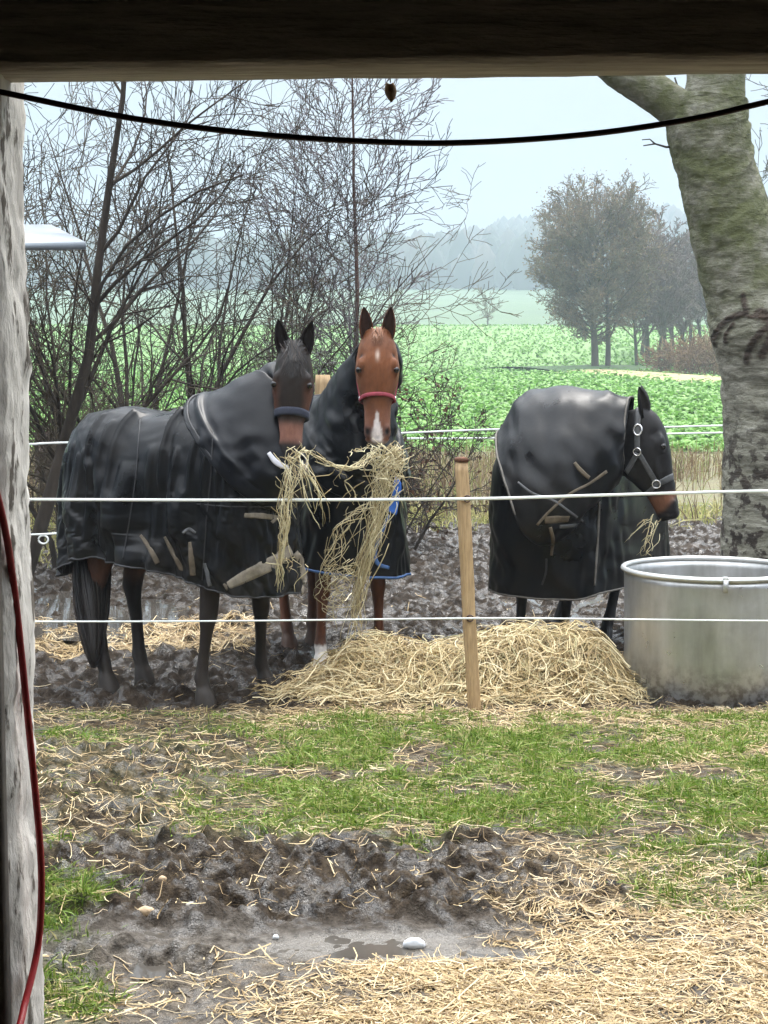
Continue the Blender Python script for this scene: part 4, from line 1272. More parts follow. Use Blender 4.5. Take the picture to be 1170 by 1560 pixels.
HT_ = [-0.03, 0.04, 0.12, 0.22, 0.33, 0.44, 0.54, 0.64, 0.74, 0.83, 0.90, 0.96, 1.0]
HXF = [0.005, 0.038, 0.058, 0.070, 0.072, 0.066, 0.058, 0.050, 0.044, 0.042, 0.040, 0.026, 0.004]
HXB = [-0.13, -0.17, -0.20, -0.215, -0.222, -0.222, -0.198, -0.155, -0.118, -0.098, -0.090, -0.082, -0.066]
HW = [0.050, 0.072, 0.086, 0.096, 0.103, 0.097, 0.083, 0.069, 0.061, 0.060, 0.063, 0.057, 0.036]
HK = [0.2, 0.25, 0.3, 0.3, 0.28, 0.25, 0.3, 0.4, 0.45, 0.35, 0.25, 0.25, 0.25]


class Head:
    def __init__(s, P, D, F, L, ws=1.0):
        s.P = np.asarray(P, float); s.D = unit(D); F = np.asarray(F, float); s.F = unit(F - s.D * (F @ s.D)); s.L = L
        s.S = np.cross(s.F, s.D)      # towards the horse's right or left: lateral axis
        s.k = L / 0.6; s.ws = ws

    def pt(s, t, phi, off=0.0):
        xf, xb, w, kk = (np.interp(t, HT_, q) for q in (HXF, HXB, HW, HK))
        xf = xf * s.k + off; xb = xb * s.k - off; w = w * s.k * s.ws + off
        xm = xf - 0.42 * (xf - xb); n = 2.5
        c, sn = math.cos(phi), math.sin(phi)
        fx = math.copysign(abs(c) ** (2 / n), c); ly = math.copysign(abs(sn) ** (2 / n), sn)
        x = xm + (fx * (xf - xm) if c > 0 else fx * (xm - xb))
        y = ly * w * (1 - kk * max(0.0, -fx) - 0.12 * max(0, fx))
        return s.P + s.D * (t * s.L) + s.F * x + s.S * y

    def local(s, V):
        q = V - s.P
        return (q @ s.D) / s.L, q @ s.F / s.k, q @ s.S / s.k

    def world(s, t, x, y): return s.P + s.D * (t * s.L) + s.F * (x * s.k) + s.S * (y * s.k)


def ring(c, U, Vv, a, b, n=22, e=2.2):
    p = np.arange(n) / n * 2 * np.pi
    cx_ = np.sign(np.cos(p)) * np.abs(np.cos(p)) ** (2 / e); sx = np.sign(np.sin(p)) * np.abs(np.sin(p)) ** (2 / e)
    return c + np.outer(cx_ * a, U) + np.outer(sx * b, Vv)


def rings_loft(mb, rows): mb.grid(np.array(rows), closed=True, cap=True)


FORE = [(1.00, .13, .085), (.82, .090, .064), (.64, .060, .052), (.50, .052, .047), (.44, .050, .045), (.38, .036, .034), (.27, .031, .027), (.18, .034, .030), (.135, .044, .038), (.095, .037, .034), (.065, .050, .047), (.0, .064, .056), (-.04, .064, .056)]
HIND = [(1.02, .19, .11), (.84, .15, .09), (.70, .096, .064), (.58, .070, .050), (.51, .066, .046), (.44, .046, .038), (.32, .037, .031), (.19, .038, .033), (.14, .047, .041), (.095, .040, .036), (.065, .052, .048), (.0, .064, .057), (-.04, .064, .057)]


class Horse:
    def __init__(s, name, label, ctr, head_dir, headobj, hoofs, neck, withers=1.48, ears=None, seed=0, fatten=1.0, bend=None):
        s.h = unit(np.append(head_dir[:2], 0)); s.l = V3(-s.h[1], s.h[0], 0); s.c = V3(ctr[0], ctr[1], 0); s.H = headobj
        s.root = thing('horse', (ctr[0], ctr[1], 0), label, 'horse')
        mb = MB(); Z = V3(0, 0, 1)
        hs = withers / 1.48
        bx = [-.66, -.60, -.44, -.2, .08, .30, .46, .60, .66]
        bz = [1.14, 1.14, 1.14, 1.10, 1.07, 1.11, 1.12, 1.09, 1.09]
        bw = [.09, .19, .25, .255, .26, .24, .21, .15, .08]
        bh = [.12, .24, .30, .32, .33, .34, .30, .21, .12]
        rings_loft(mb, [ring(s.L(x, 0, z * hs), s.l, Z, w * fatten, hh, 30) for x, z, w, hh in zip(bx, bz, bw, bh)])
        # neck: control rows (top, bottom, half width)
        T = spline([n[0] for n in neck], 14); B = spline([n[1] for n in neck], 14); Wd = np.interp(np.linspace(0, 1, 14), np.linspace(0, 1, len(neck)), [n[2] for n in neck])
        ax = np.gradient((T + B) / 2, axis=0)
        rr = []
        for i in range(14):
            v = (T[i] - B[i]) / 2; U = unit(np.cross(ax[i], v)); rr.append(ring((T[i] + B[i]) / 2, U, unit(v), Wd[i], np.linalg.norm(v), 24))
        rings_loft(mb, rr)
        # head
        ts = np.linspace(-0.03, 1.0, 26); ph = np.arange(36) / 36 * 2 * np.pi
        rings_loft(mb, [[s.H.pt(t_, p) for p in ph] for t_ in ts])
        k = s.H.k
        Hm = np.stack([s.H.F, s.H.S, s.H.D], 1)

        def blob(t_, x, y, r): mb.grid(ell((0, 0, 0), r, 14, 9) @ np.diag([k, k, k]) @ Hm.T + s.H.world(t_, x, y), closed=True, cap=True)
        for sg in (-1, 1):
            blob(0.29, 0.034, sg * 0.072 * s.H.ws, (0.022, 0.026, 0.046))   # brow
            blob(0.335, 0.018, sg * 0.083 * s.H.ws, (0.034, 0.016, 0.040))   # eye socket
            blob(0.50, -0.02, sg * 0.079, (0.018, 0.016, 0.085))              # cheek crest
            blob(0.875, 0.012, sg * 0.050, (0.026, 0.020, 0.036))            # nostril wing
            blob(0.45, -0.145, sg * 0.045, (0.06, 0.03, 0.08))               # jowl
        blob(0.62, 0.034, 0, (0.018, 0.030, 0.11))                            # nasal bone
        blob(0.955, -0.058, 0, (0.026, 0.036, 0.034))                        # chin
        blob(0.955, 0.006, 0, (0.030, 0.046, 0.032))                         # upper lip
        # legs
        for kind, sg, hoof in hoofs:
            prof = FORE if kind == 'f' else HIND
            top = s.L(0.42 if kind == 'f' else -0.45, sg * 0.15 * fatten, 0)
            rows = []
            for z, a, b in prof:
                f = np.clip(1 - z / 1.0, 0, 1)
                f = f ** 0.9
                xo = 0
                if kind == 'f': xo = np.interp(z, [0, .065, .135, .3, .47, .8], [.035, .02, -.012, 0, .012, 0])
                else: xo = np.interp(z, [0, .065, .14, .3, .52, .7, .85, 1.0], [.04, .025, -.005, -.02, -.06, 0.0, .07, 0])
                p = top * (1 - f) + V3(hoof[0], hoof[1], 0) * f
                rows.append(ring(V3(p[0], p[1], z * (hs if z > .2 else 1)) + s.h * xo, s.h, s.l, a, b, 18))
            rings_loft(mb, rows)
        me = mb.mesh('horse_body')
        me = bake(me, [('REMESH', dict(mode='VOXEL', voxel_size=0.0095)), ('SMOOTH', dict(factor=0.5, iterations=9))])
        # nostrils and mouth pressed into the finished skin
        V = co_of(me); N = no_of(me)
        t_, x_, y_ = s.H.local(V)
        dep = np.zeros(len(V))
        for sg in (-1, 1):
            q = np.sqrt(((t_ - 0.885) / 0.040) ** 2 + ((x_ - 0.022) / 0.024) ** 2 + ((y_ - sg * 0.056) / 0.020) ** 2)
            dep += 0.016 * np.clip(1.15 - q, 0, 1)
        mouth = np.exp(-((t_ - (0.945 + 0.05 * (x_ < 0) * (-x_ / 0.1) * -1)) / 0.007) ** 2) * ((x_ < 0.012) & (x_ > -0.07) & (np.abs(y_) < 0.075))
        dep += 0.006 * mouth
        for sg in (-1, 1):      # hollows above the eyes and along the cheek
            dep += 0.009 * np.exp(-((t_ - .22) / .045) ** 2 - ((x_ - .02) / .03) ** 2 - ((y_ - sg * .085) / .03) ** 2)
            dep += 0.008 * np.exp(-((t_ - .62) / .09) ** 2 - ((x_ + .035) / .03) ** 2 - ((y_ - sg * .07) / .03) ** 2)
        dep -= 0.0025 * fbm(t_ * 14 + y_ * 20, x_ * 22 + y_ * 9, 12, 3) * (np.abs(y_) < .2)
        V -= N * dep[:, None]
        nz = pn(V[:, 0] * 6 + V[:, 2] * 3, V[:, 1] * 6 + V[:, 2] * 5, 3)
        set_co(me, V)
        s.V, s.t, s.x, s.y, s.dep = V, t_, x_, y_, dep
        s.me = me
        # ears: cupped leaves joined into the body mesh
        em = MB()
        for sg, spec in zip((-1, 1), ears or [{}, {}]):
            u = np.linspace(0, 1, 14); w = np.linspace(-1, 1, 11)
            L_ = 0.165 * k
            base = s.H.world(0.03, -0.012, sg * 0.058)
            up = unit(-s.H.D + s.H.S * sg * spec.get('out', 0.10) + s.H.F * spec.get('fwd', 0.12))
            face = unit(s.H.F + s.H.S * sg * spec.get('turn', 0.25)); face = unit(face - up * (face @ up)); side = np.cross(up, face)
            prof = np.interp(u, [0, .15, .35, .6, .8, .93, 1], [.030, .036, .038, .032, .021, .010, .002]) * k
            O = []; I = []
            for uu, pr in zip(u, prof):
                c_ = base + up * (uu * L_) + face * (0.012 * math.sin(uu * 3.0)) - up * 0.015
                O.append([c_ + side * (pr * math.sin(ww * 1.75)) - face * (pr * 1.0 * math.cos(ww * 1.75)) for ww in w])
                I.append([c_ + side * (pr * .8 * math.sin(ww * 1.65)) - face * (pr * 0.75 * math.cos(ww * 1.65)) for ww in w[::-1]])
            em.grid(np.concatenate([np.array(O), np.array(I)], 1), closed=True, cap=True)
        s.earV = np.vstack(em.v); s.earQ = np.vstack(em.q); s.earT = np.vstack(em.t)
        s.ear_in = np.tile(np.concatenate([np.zeros(11), np.ones(11)]), 14 * 1)

    def L(s, x, y, z): return s.c + s.h * x + s.l * y + V3(0, 0, z)

    def finish(s, colfn, mat, ear_col, ear_inner):
        me = s.me
        C = colfn(s)
        nb = len(s.V)
        # join ears
        F = np.empty(len(me.loops), np.int32); me.loops.foreach_get('vertex_index', F)
        tot = np.empty(len(me.polygons), np.int32); me.polygons.foreach_get('loop_total', tot)
        st = np.empty(len(me.polygons), np.int32); me.polygons.foreach_get('loop_start', st)
        q = F[st[tot == 4][:, None] + np.arange(4)]; tr = F[st[tot == 3][:, None] + np.arange(3)]
        FF = [np.vstack([q, s.earQ + nb])]
        FF.append(np.vstack([tr, s.earT + nb]) if len(tr) else s.earT + nb)
        m2 = mk_mesh('body', np.vstack([s.V, s.earV]), FF)
        ne = len(s.earV) // 2
        inn = np.tile(np.concatenate([np.concatenate([np.zeros((14, 11)), np.ones((14, 11))], 1).ravel(), [0, 0]]), 2)
        ec = np.where(inn[:, None] > .5, np.array(ear_inner), np.array(ear_col))
        set_col(m2, np.vstack([C, ec]))
        bpy.data.meshes.remove(me)
        s.body = link('body', m2, mat, s.root)
        s.bvh_head = BVHTree.FromPolygons([tuple(v) for v in np.vstack([s.V])], [tuple(p) for p in q], epsilon=0.0)
        # eyes
        for sg in (-1, 1):
            c_ = s.H.world(0.342, 0.036, sg * 0.0835 * s.H.ws)
            m = MB(); m.grid(ell(c_, 0.0175 * s.H.k, 18, 13), closed=True, cap=True); m.build('eye', M['eye'], s.root)


M['eye'] = simple('dark_eye', (0.008, 0.006, 0.005), 0.08, 0, 0.1, 10, 0)
t = NT('horse_coat'); n = t.noise(60, 5, 0.7, t.coord((1, 1, 0.4), 'World')); n2 = t.noise(7, 4, 0.6, t.coord(kind='World'))
t.set('Base Color', t.mix(1.0, t.attr(), t.ramp(t.math('ADD', t.math('MULTIPLY', n, .5), t.math('MULTIPLY', n2, .5)), [(0.35, 0.72), (0.65, 1.25)]), 'MULTIPLY')).set('Roughness', 0.5).set('Specular IOR Level', 0.22)
t.bump(n, 0.25, 0.004); M['coat'] = t.m


def rug_mat(name, col, dirt=(0.036, 0.031, 0.025), dirt_amt=0.36, rough=(0.24, 0.40)):
    t = NT(name); w = t.coord(kind='World')
    n = t.noise(4.2, 5, 0.6, w); n2 = t.noise(2.2, 4, 0.6, w); n3 = t.noise(420, 2, 0.5, w); n4 = t.noise(26, 4, 0.6, w, 0.6)
    c = t.ramp(n, [(0.3, tuple(a * 0.75 for a in col)), (0.7, tuple(a * 1.3 for a in col))])
    d = t.math('MULTIPLY', t.ramp(n2, [(0.48, 0.0), (0.72, dirt_amt)]), t.ramp(n4, [(0.3, 0.35), (0.65, 1.0)]))
    pz = t.n.new('ShaderNodeSeparateXYZ'); t.l(w, pz.inputs[0])
    d = t.math('MAXIMUM', d, t.math('MULTIPLY', t.math('MULTIPLY', t.ramp(pz.outputs[2], [(0.55, 1.0), (1.0, 0.0)]), t.ramp(t.noise(7, 5, 0.65, w), [(0.42, 0.0), (0.66, 1.0)])), dirt_amt * 1.6))      # mud dried on along the hem
    c = t.mix(d, c, dirt)
    t.set('Base Color', c).set('Roughness', t.math('ADD', t.ramp(n, [(0.3, rough[0]), (0.7, rough[1])]), t.math('MULTIPLY', d, 0.5))).set('Specular IOR Level', 0.21)
    t.bump(t.math('ADD', t.math('MULTIPLY', n3, 0.06), n4), 0.10, 0.008)
    return t.m


M['rug_black'] = rug_mat('wet_black_rug', (0.0030, 0.0034, 0.0042))
M['rug_navy'] = rug_mat('dark_navy_rug', (0.0032, 0.0038, 0.0058), dirt_amt=0.2)
M['rug_clean'] = rug_mat('black_rug', (0.0028, 0.0030, 0.0035), dirt_amt=0.1, rough=(0.22, 0.42))
M['bind_grey'] = simple('grey_binding', (0.11, 0.10, 0.085), 0.7, 0, 0.3, 30, 0.2)
M['bind_black'] = simple('black_binding', (0.022, 0.022, 0.024), 0.6, 0, 0.3, 30, 0.2)
M['bind_blue'] = simple('blue_binding', (0.035, 0.095, 0.24), 0.6, 0, 0.25, 30, 0.2)
M['blue_lining'] = simple('bright_blue_lining', (0.03, 0.12, 0.45), 0.5, 0, 0.2, 30, 0.2)
M['strap_beige'] = simple('muddy_beige_strap', (0.20, 0.172, 0.132), 0.75, 0, 0.35, 26, 0.3)
M['strap_tan'] = simple('muddy_tan_strap', (0.10, 0.078, 0.052), 0.75, 0, 0.3, 26, 0.3)
M['strap_grey'] = simple('grey_strap', (0.075, 0.077, 0.08), 0.6, 0, 0.25, 40, 0.2)
M['strap_navy'] = simple('navy_padded_noseband', (0.018, 0.022, 0.040), 0.75, 0, 0.25, 60, 0.3)
M['strap_red'] = simple('raspberry_halter', (0.27, 0.035, 0.055), 0.65, 0, 0.2, 60, 0.3)
M['strap_white'] = simple('lilac_white_strap', (0.62, 0.62, 0.68), 0.6, 0, 0.1, 40, 0.2)
M['chrome'] = simple('steel_buckle', (0.72, 0.72, 0.72), 0.25, 0.9, 0.08, 30, 0)
M['hair_black'] = strand_mat('black_horsehair', [(0, (0.006, 0.005, 0.005)), (0.7, (0.018, 0.014, 0.012)), (1, (0.045, 0.032, 0.024))], 0.45)
M['hair_red'] = strand_mat('chestnut_horsehair', [(0, (0.12, 0.045, 0.018)), (1, (0.26, 0.11, 0.05))], 0.5)


def normals(G, wrap=True):
    if wrap:
        du = np.roll(G, -1, 1) - np.roll(G, 1, 1)
    else: du = np.gradient(G, axis=1)
    dv = np.gradient(G, axis=0)
    n = np.cross(du, dv); n /= np.linalg.norm(n, axis=2, keepdims=True) + 1e-12
    return n


def folded(x, y, seed):
    """soft ridge lines: 0 in valleys, 1 on crests"""
    return 1 - np.abs(np.clip(pn(x, y, seed) * 1.3, -1, 1))


def dome(hs, A, B, topz, hem, x0, x1, n=3.0, flare=0.03, fold=0.022, seed=1, H1=0.36, nu=300, nv=100, sag=None, dirn=0.0):
    """hs: horse frame; returns grid (nv,nu,3) of a rug draped over back and hanging to the hem.  hem(deg) -> z"""
    ph = np.arange(nu) / nu * 2 * np.pi
    c, s_ = np.cos(ph), np.sin(ph)
    ox = A * np.sign(c) * np.abs(c) ** (2 / n); oy = B * np.sign(s_) * np.abs(s_) ** (2 / n)
    sx = np.clip(ox, x0, x1)
    tz = topz(sx)
    deg = np.degrees((ph + np.pi) % (2 * np.pi) - np.pi)
    hz = hem(deg)
    v = np.linspace(0, 1, nv)
    G = np.zeros((nv, nu, 3)); 
    lo = 0.42
    for i, vv in enumerate(v):
        if vv < lo:
            a_ = vv / lo * math.pi / 2; f = math.sin(a_) ** 0.92; z = tz - H1 * (1 - math.cos(a_))
        else:
            q = (vv - lo) / (1 - lo); f = 1 + flare * q; z = (tz - H1) * (1 - q) + hz * q
        G[i, :, 0] = sx + (ox - sx) * f; G[i, :, 1] = oy * f; G[i, :, 2] = z
    X, Y = G[:, :, 0], G[:, :, 1]
    px_, py_ = ox[None] * np.ones((nv, 1)), oy[None] * np.ones((nv, 1))
    vv = v[:, None]
    wob = 0.10 * pn(px_ * 3 + vv * 2.5, py_ * 3 + 7 - vv * 2, seed + 9)
    dx = px_ + wob + dirn * (vv - 0.3)
    f1 = folded(dx * 5.2, py_ * 5.2 + vv * 0.7, seed) ** 2.6
    f2 = folded(dx * 11 + 3.3, py_ * 11 + vv * 1.4, seed + 1) ** 2
    f3 = fbm(X * 9 + G[:, :, 2] * 6, Y * 9 + G[:, :, 2] * 4, seed + 2, 3)
    env = sst(0.12, 0.42, vv) * (0.7 + 0.5 * sst(0.6, 1, vv)) + 0.12
    d = fold * (f1 - 0.35) * env + fold * 0.30 * (f2 - 0.35) * env + 0.0045 * f3
    W_ = hs.c + X[:, :, None] * hs.h + Y[:, :, None] * hs.l + G[:, :, 2:3] * V3(0, 0, 1)
    N = normals(W_)
    ctr = hs.L(0, 0, 1.1)
    if ((W_ - ctr) * N).sum() < 0: N = -N
    W_ = W_ + N * d[:, :, None]
    return W_, N


def hood(rows, nring=70, nseg=72, fold=0.012, seed=5, open_bottom=0.0, e=2.1, swirl=1.0):
    """rows: (top, bottom, half width) -> tube grid over the neck"""
    k = len(rows)
    T = spline([r[0] for r in rows], nring); B = spline([r[1] for r in rows], nring); Wd = spline(np.array([[r[2], 0, 0] for r in rows]), nring)[:, 0]
    ax = np.gradient((T + B) / 2, axis=0)
    p = np.arange(nseg) / nseg * 2 * np.pi
    G = []
    for i in range(nring):
        v = (T[i] - B[i]) / 2; U = unit(np.cross(ax[i], v)); G.append(ring((T[i] + B[i]) / 2, U, unit(v), Wd[i], np.linalg.norm(v), nseg, e))
    G = np.array(G)
    N = normals(G); cen = G.mean(1, keepdims=True)
    if ((G - cen) * N).sum() < 0: N = -N
    s = np.linspace(0, 1, nring)[:, None]
    a = G[:, :, 0] * 1 + 0; b = G[:, :, 2]; c = G[:, :, 1]
    w1 = folded((a + c * 0.6) * 5.0 + s * 2 * swirl, b * 3.4 - s * 3.0, seed) ** 2
    w2 = folded((a - c * .7) * 9 + 4, b * 8 + s * 3, seed + 3) ** 2
    d = fold * (w1 - 0.35) + 0.45 * fold * (w2 - 0.35)
    return G + N * d[:, :, None], N


def cloth(G, name, mat, parent, thick=0.006, closed=True):
    m = MB(); m.grid(G, closed=closed)
    o = m.build(name, mat, parent)
    md = o.modifiers.new('thickness', 'SOLIDIFY'); md.thickness = thick; md.offset = 0
    return o


def bvh_of(G, closed=True):
    m = MB(); m.grid(G, closed=closed)
    return BVHTree.FromPolygons([tuple(v) for v in np.vstack(m.v)], [tuple(q) for q in np.vstack(m.q)])


def band(P, N, width, thick, name, mat, parent, closed=False, profile=None):
    """flat strap with real thickness along P with face normals N; width may vary"""
    P = np.asarray(P, float); N = np.asarray(N, float); n = len(P)
    T = np.gradient(P, axis=0) if not closed else np.roll(P, -1, 0) - np.roll(P, 1, 0)
    T /= np.linalg.norm(T, axis=1, keepdims=True) + 1e-9
    Sd = np.cross(T, N); Sd /= np.linalg.norm(Sd, axis=1, keepdims=True) + 1e-9
    w = np.broadcast_to(np.asarray(width, float), (n,))[:, None]
    cs = [(-.5, 0), (-.47, 1), (-.2, 1.25), (.2, 1.25), (.47, 1), (.5, 0), (.4, -.6), (-.4, -.6)]
    G = np.stack([P + Sd * w * a + N * thick * b for a, b in cs], 1)
    m = MB()
    if closed:
        G = np.concatenate([G, G[:1]], 0); m.grid(G, closed=True)
    else: m.grid(G, closed=True, cap=True)
    return m.build(name, mat, parent)


def cast(pts, bvhs, n=24, off=0.004, sm=2):
    """pixel polyline dropped on to a surface: points and normals of the first hit"""
    pts = spline(np.array([[x, y, 0] for x, y in pts], float), n)
    P, N = [], []
    for x, y, _ in pts:
        d = Vector(ray(x, y)).normalized(); best = None
        for b in bvhs:
            h = b.ray_cast(Vector(CAM), d)
            if h[0] is not None and (best is None or h[3] < best[3]): best = h
        if best is None:      # the strap runs just past the outline: take the nearest skin to the sight line
            dep = np.linalg.norm(P[-1] - CAM) if P else 9.35
            h = min((b.find_nearest(Vector(CAM) + d * dep) for b in bvhs), key=lambda q: q[3] if q[0] is not None else 9)
            best = h
        nn = np.array(best[1]); dv = np.array(d)
        if nn @ dv > 0: nn = -nn
        P.append(np.array(best[0])); N.append(nn)
    P = np.array(P); N = np.array(N)
    for _ in range(sm):
        P[1:-1] = (P[:-2] + P[2:] + 2 * P[1:-1]) / 4; N[1:-1] = (N[:-2] + N[2:] + 2 * N[1:-1]) / 4
    N /= np.linalg.norm(N, axis=1, keepdims=True)
    return P + N * off, N


def strap_px(pts, bvhs, wpx, name, mat, parent, thick=0.004, n=24):
    P, N = cast(pts, bvhs, n)
    dist = np.linalg.norm(P - CAM, axis=1)
    w = np.interp(np.linspace(0, 1, len(P)), np.linspace(0, 1, len(np.atleast_1d(wpx))), np.atleast_1d(wpx)) / FPX * dist
    return band(P, N, w, thick, name, mat, parent)


def edge_tube(P, r, name, mat, parent, closed=True, n=6):
    m = MB(); P = np.asarray(P)
    if closed: P = np.concatenate([P, P[:2]], 0)
    m.tube(P, r, n, cap=not closed)
    return m.build(name, mat, parent)


def noseband(H, t0, width, mat, parent, drop=0.05, off=0.006, thick=0.006, name='noseband'):
    ph = np.linspace(0, 2 * np.pi, 49)[:-1]
    P = np.array([H.pt(t0 + drop * (1 - math.cos(p)) / 2, p, off) for p in ph])
    C = P.mean(0); N = np.array([unit((p - C) - H.D * ((p - C) @ H.D)) for p in P])
    return band(P, N, width, thick, name, mat, parent, closed=True)


def cheek(H, pts, width, mat, parent, off=0.006, thick=0.004, name='cheek_strap'):
    pts = spline(np.array([[a, b, 0] for a, b in pts]), 20)
    P = np.array([H.pt(a, b, off) for a, b, _ in pts])
    N = np.array([unit(H.pt(a, b, off + 0.01) - H.pt(a, b, off)) for a, b, _ in pts])
    return band(P, N, width, thick, name, mat, parent)


def mixc(C, col, m):
    m = np.clip(m, 0, 1)[:, None]
    return C * (1 - m) + np.array(col) * m


def settle(G, ex_u=0.08, ex_v=0.02, steps=110, pin=None, seed=0, bend=0.25, bendv=0.6, slack=None, smooth=2, sag=1.0, gap=0.010, bk=4, sub=6, maxout=0.05, slip=0.05):
    """relax a draped grid (nv,nu,3), closed in u, as heavy slack cloth lying on the body: position-based springs, gravity, contact"""
    nv, nu = G.shape[:2]
    N = normals(G); ctr = G.mean(1, keepdims=True)
    if ((G - ctr) * N).sum() < 0: N = -N
    X0 = G.copy(); P = G + N * (gap + 0.006 * (1 + fbm(G[:, :, 0] * 9 + G[:, :, 2] * 3, G[:, :, 1] * 9 + G[:, :, 2] * 2, seed, 3)))[:, :, None]
    V = np.zeros_like(P)
    free = np.ones((nv, nu, 1)) if pin is None else (1 - np.broadcast_to(pin, (nv, nu)))[:, :, None]
    vr = 1 + 0.7 * pn(G[:, :, 0] * 2.2 + G[:, :, 2], G[:, :, 1] * 2.2, seed + 3)      # slack is uneven
    if slack is not None: vr = vr * slack
    eu = 1 + ex_u * vr; ev = 1 + ex_v * vr

    def L(a, b): return np.linalg.norm(a - b, axis=2)
    ru = L(np.roll(G, -1, 1), G) * eu; rv = L(G[1:], G[:-1]) * ev[1:]
    rs1 = L(np.roll(G, -1, 1)[1:], G[:-1]) * (1 + (ex_u + ex_v) / 2 * vr[1:]); rs2 = L(np.roll(G, 1, 1)[1:], G[:-1]) * (1 + (ex_u + ex_v) / 2 * vr[1:])
    rb = L(np.roll(G, -bk, 1), G) * (1 + ex_u * 0.62 * vr); rbv = L(G[bk:], G[:-bk]) * ev[bk:]
    dt = 0.02; g = V3(0, 0, -9.8) * sag

    def pull(A, B, r, k):
        d = B - A; l_ = np.linalg.norm(d, axis=2, keepdims=True) + 1e-9
        return d * (k * 0.5 * (1 - r[:, :, None] / l_))
    for st in range(steps):
        V = (V + g * dt) * 0.90
        Q = P + V * dt * free
        for it in range(sub):
            D = np.zeros_like(Q)
            c = pull(Q, np.roll(Q, -1, 1), ru, 1.0); D += c; D -= np.roll(c, 1, 1)
            c = pull(Q[:-1], Q[1:], rv, 1.0); D[:-1] += c; D[1:] -= c
            c = pull(Q[:-1], np.roll(Q, -1, 1)[1:], rs1, 0.5); D[:-1] += c; D[1:] -= np.roll(c, 1, 1)
            c = pull(Q[:-1], np.roll(Q, 1, 1)[1:], rs2, 0.5); D[:-1] += c; D[1:] -= np.roll(c, -1, 1)
            c = pull(Q, np.roll(Q, -bk, 1), rb, bend); D += c; D -= np.roll(c, bk, 1)
            c = pull(Q[:-bk], Q[bk:], rbv, bendv); D[:-bk] += c; D[bk:] -= c
            Q = Q + D * 0.34 * free
            h = ((Q - X0) * N).sum(2, keepdims=True)
            hc = np.clip(h, gap, maxout); tg = (Q - X0) - h * N
            tl = np.linalg.norm(tg, axis=2, keepdims=True) + 1e-9
            Qn = X0 + N * hc + tg * np.minimum(1, slip / tl)
            Q = Q + (Qn - Q) * free
        V = (Q - P) / dt; P = Q
    for _ in range(smooth):
        P = P * .5 + (np.roll(P, 1, 1) + np.roll(P, -1, 1)) * .25
        P[1:-1] = P[1:-1] * .5 + (P[2:] + P[:-2]) * .25
    return P


def refine(G, k=2):
    """smooth upsample of a closed grid"""
    nv, nu = G.shape[:2]
    A = spline(G.reshape(nv, -1), (nv - 1) * k + 1).reshape(-1, nu, 3)
    m = A.shape[0]
    B = np.concatenate([A[:, -2:], A, A[:, :3]], 1)
    T = spline(np.moveaxis(B, 1, 0).reshape(nu + 5, -1), (nu + 4) * k + 1).reshape(-1, m, 3)
    T = np.moveaxis(T, 0, 1)
    return T[:, 2 * k:2 * k + nu * k]


# ---------------------------------------------------------------- horse one: dark bay, side on
h1v = unit(V3(0.803, -0.596, 0))
H1 = Head(at(448, 526, 8.08), (-0.045, -0.10, -1), (-0.02, -1, 0.05), 0.60, 1.06)
ctr1 = (-1.13, 8.575)


def loc(c, h, x, y, z): return V3(c[0], c[1], 0) + h * x + V3(-h[1], h[0], 0) * y + V3(0, 0, z)


def throat(H, t=0.36, x=-0.235): return H.world(t, x, 0)


def crest(H, t=0.0, x=-0.13): return H.world(t, x, 0)


n1 = [(loc(ctr1, h1v, .22, 0, 1.46), loc(ctr1, h1v, .60, 0, .98), .19), (loc(ctr1, h1v, .42, 0, 1.62), loc(ctr1, h1v, .70, 0, 1.22), .125),
      (crest(H1, -0.02, -0.16) + V3(-.05, .05, -.02), throat(H1, .42, -.25) + V3(-.0, .03, -.02), .088), (crest(H1, .0, -.06), throat(H1, .36, -.17), .075)]
hs1 = Horse('horse', 'dark bay horse in a wet black rug standing side on at the left', ctr1, h1v, H1,
            [('f', -1, (-0.955, 8.10)), ('f', 1, (-0.66, 8.52)), ('h', -1, (-1.53, 8.50)), ('h', 1, (-1.365, 8.70))], n1, withers=1.50,
            ears=[dict(out=.20, fwd=.10, turn=-.1), dict(out=.20, fwd=.10, turn=-.1)])


def col1(s):
    V = s.V; n = len(V); C = np.tile(np.array([0.020, 0.0145, 0.012]), (n, 1))
    hd = (s.t > -0.1) & (np.abs(s.y) < 0.16) & (s.x > -0.26)
    side = sst(0.045, 0.085, np.abs(s.y)) * sst(0.26, 0.42, s.t) * (1 - sst(0.66, 0.78, s.t))
    C = mixc(C, (0.085, 0.036, 0.022), side * hd * 0.9)
    C = mixc(C, (0.055, 0.034, 0.026), (sst(0.5, 0.62, s.t) * (1 - sst(.64, .7, s.t))) * hd * .5)
    muz = np.exp(-((s.t - 0.745) / 0.085) ** 4) * (np.abs(s.y) < 0.075) * sst(-0.06, -0.01, s.x)
    C = mixc(C, (0.20, 0.095, 0.070), muz * hd)
    C = mixc(C, (0.022, 0.020, 0.021), sst(0.83, 0.88, s.t) * hd)
    leg = (V[:, 2] < 0.95) & ~hd
    hindish = ((V - s.c) @ s.h < -0.1)
    C = mixc(C, (0.085, 0.034, 0.019), leg * hindish * sst(0.5, 0.62, V[:, 2]) * (1 - sst(.85, .95, V[:, 2])))
    C = mixc(C, (0.055, 0.036, 0.027), leg * ~hindish * sst(0.52, 0.62, V[:, 2]) * .8)
    C = mixc(C, (0.030, 0.024, 0.019), leg * (1 - sst(0.08, 0.26, V[:, 2] + 0.08 * pn(V[:, 0] * 20, V[:, 2] * 18, 4))) * 0.8)
    return mixc(C, (0.003, 0.003, 0.003), sst(0.003, 0.010, s.dep))


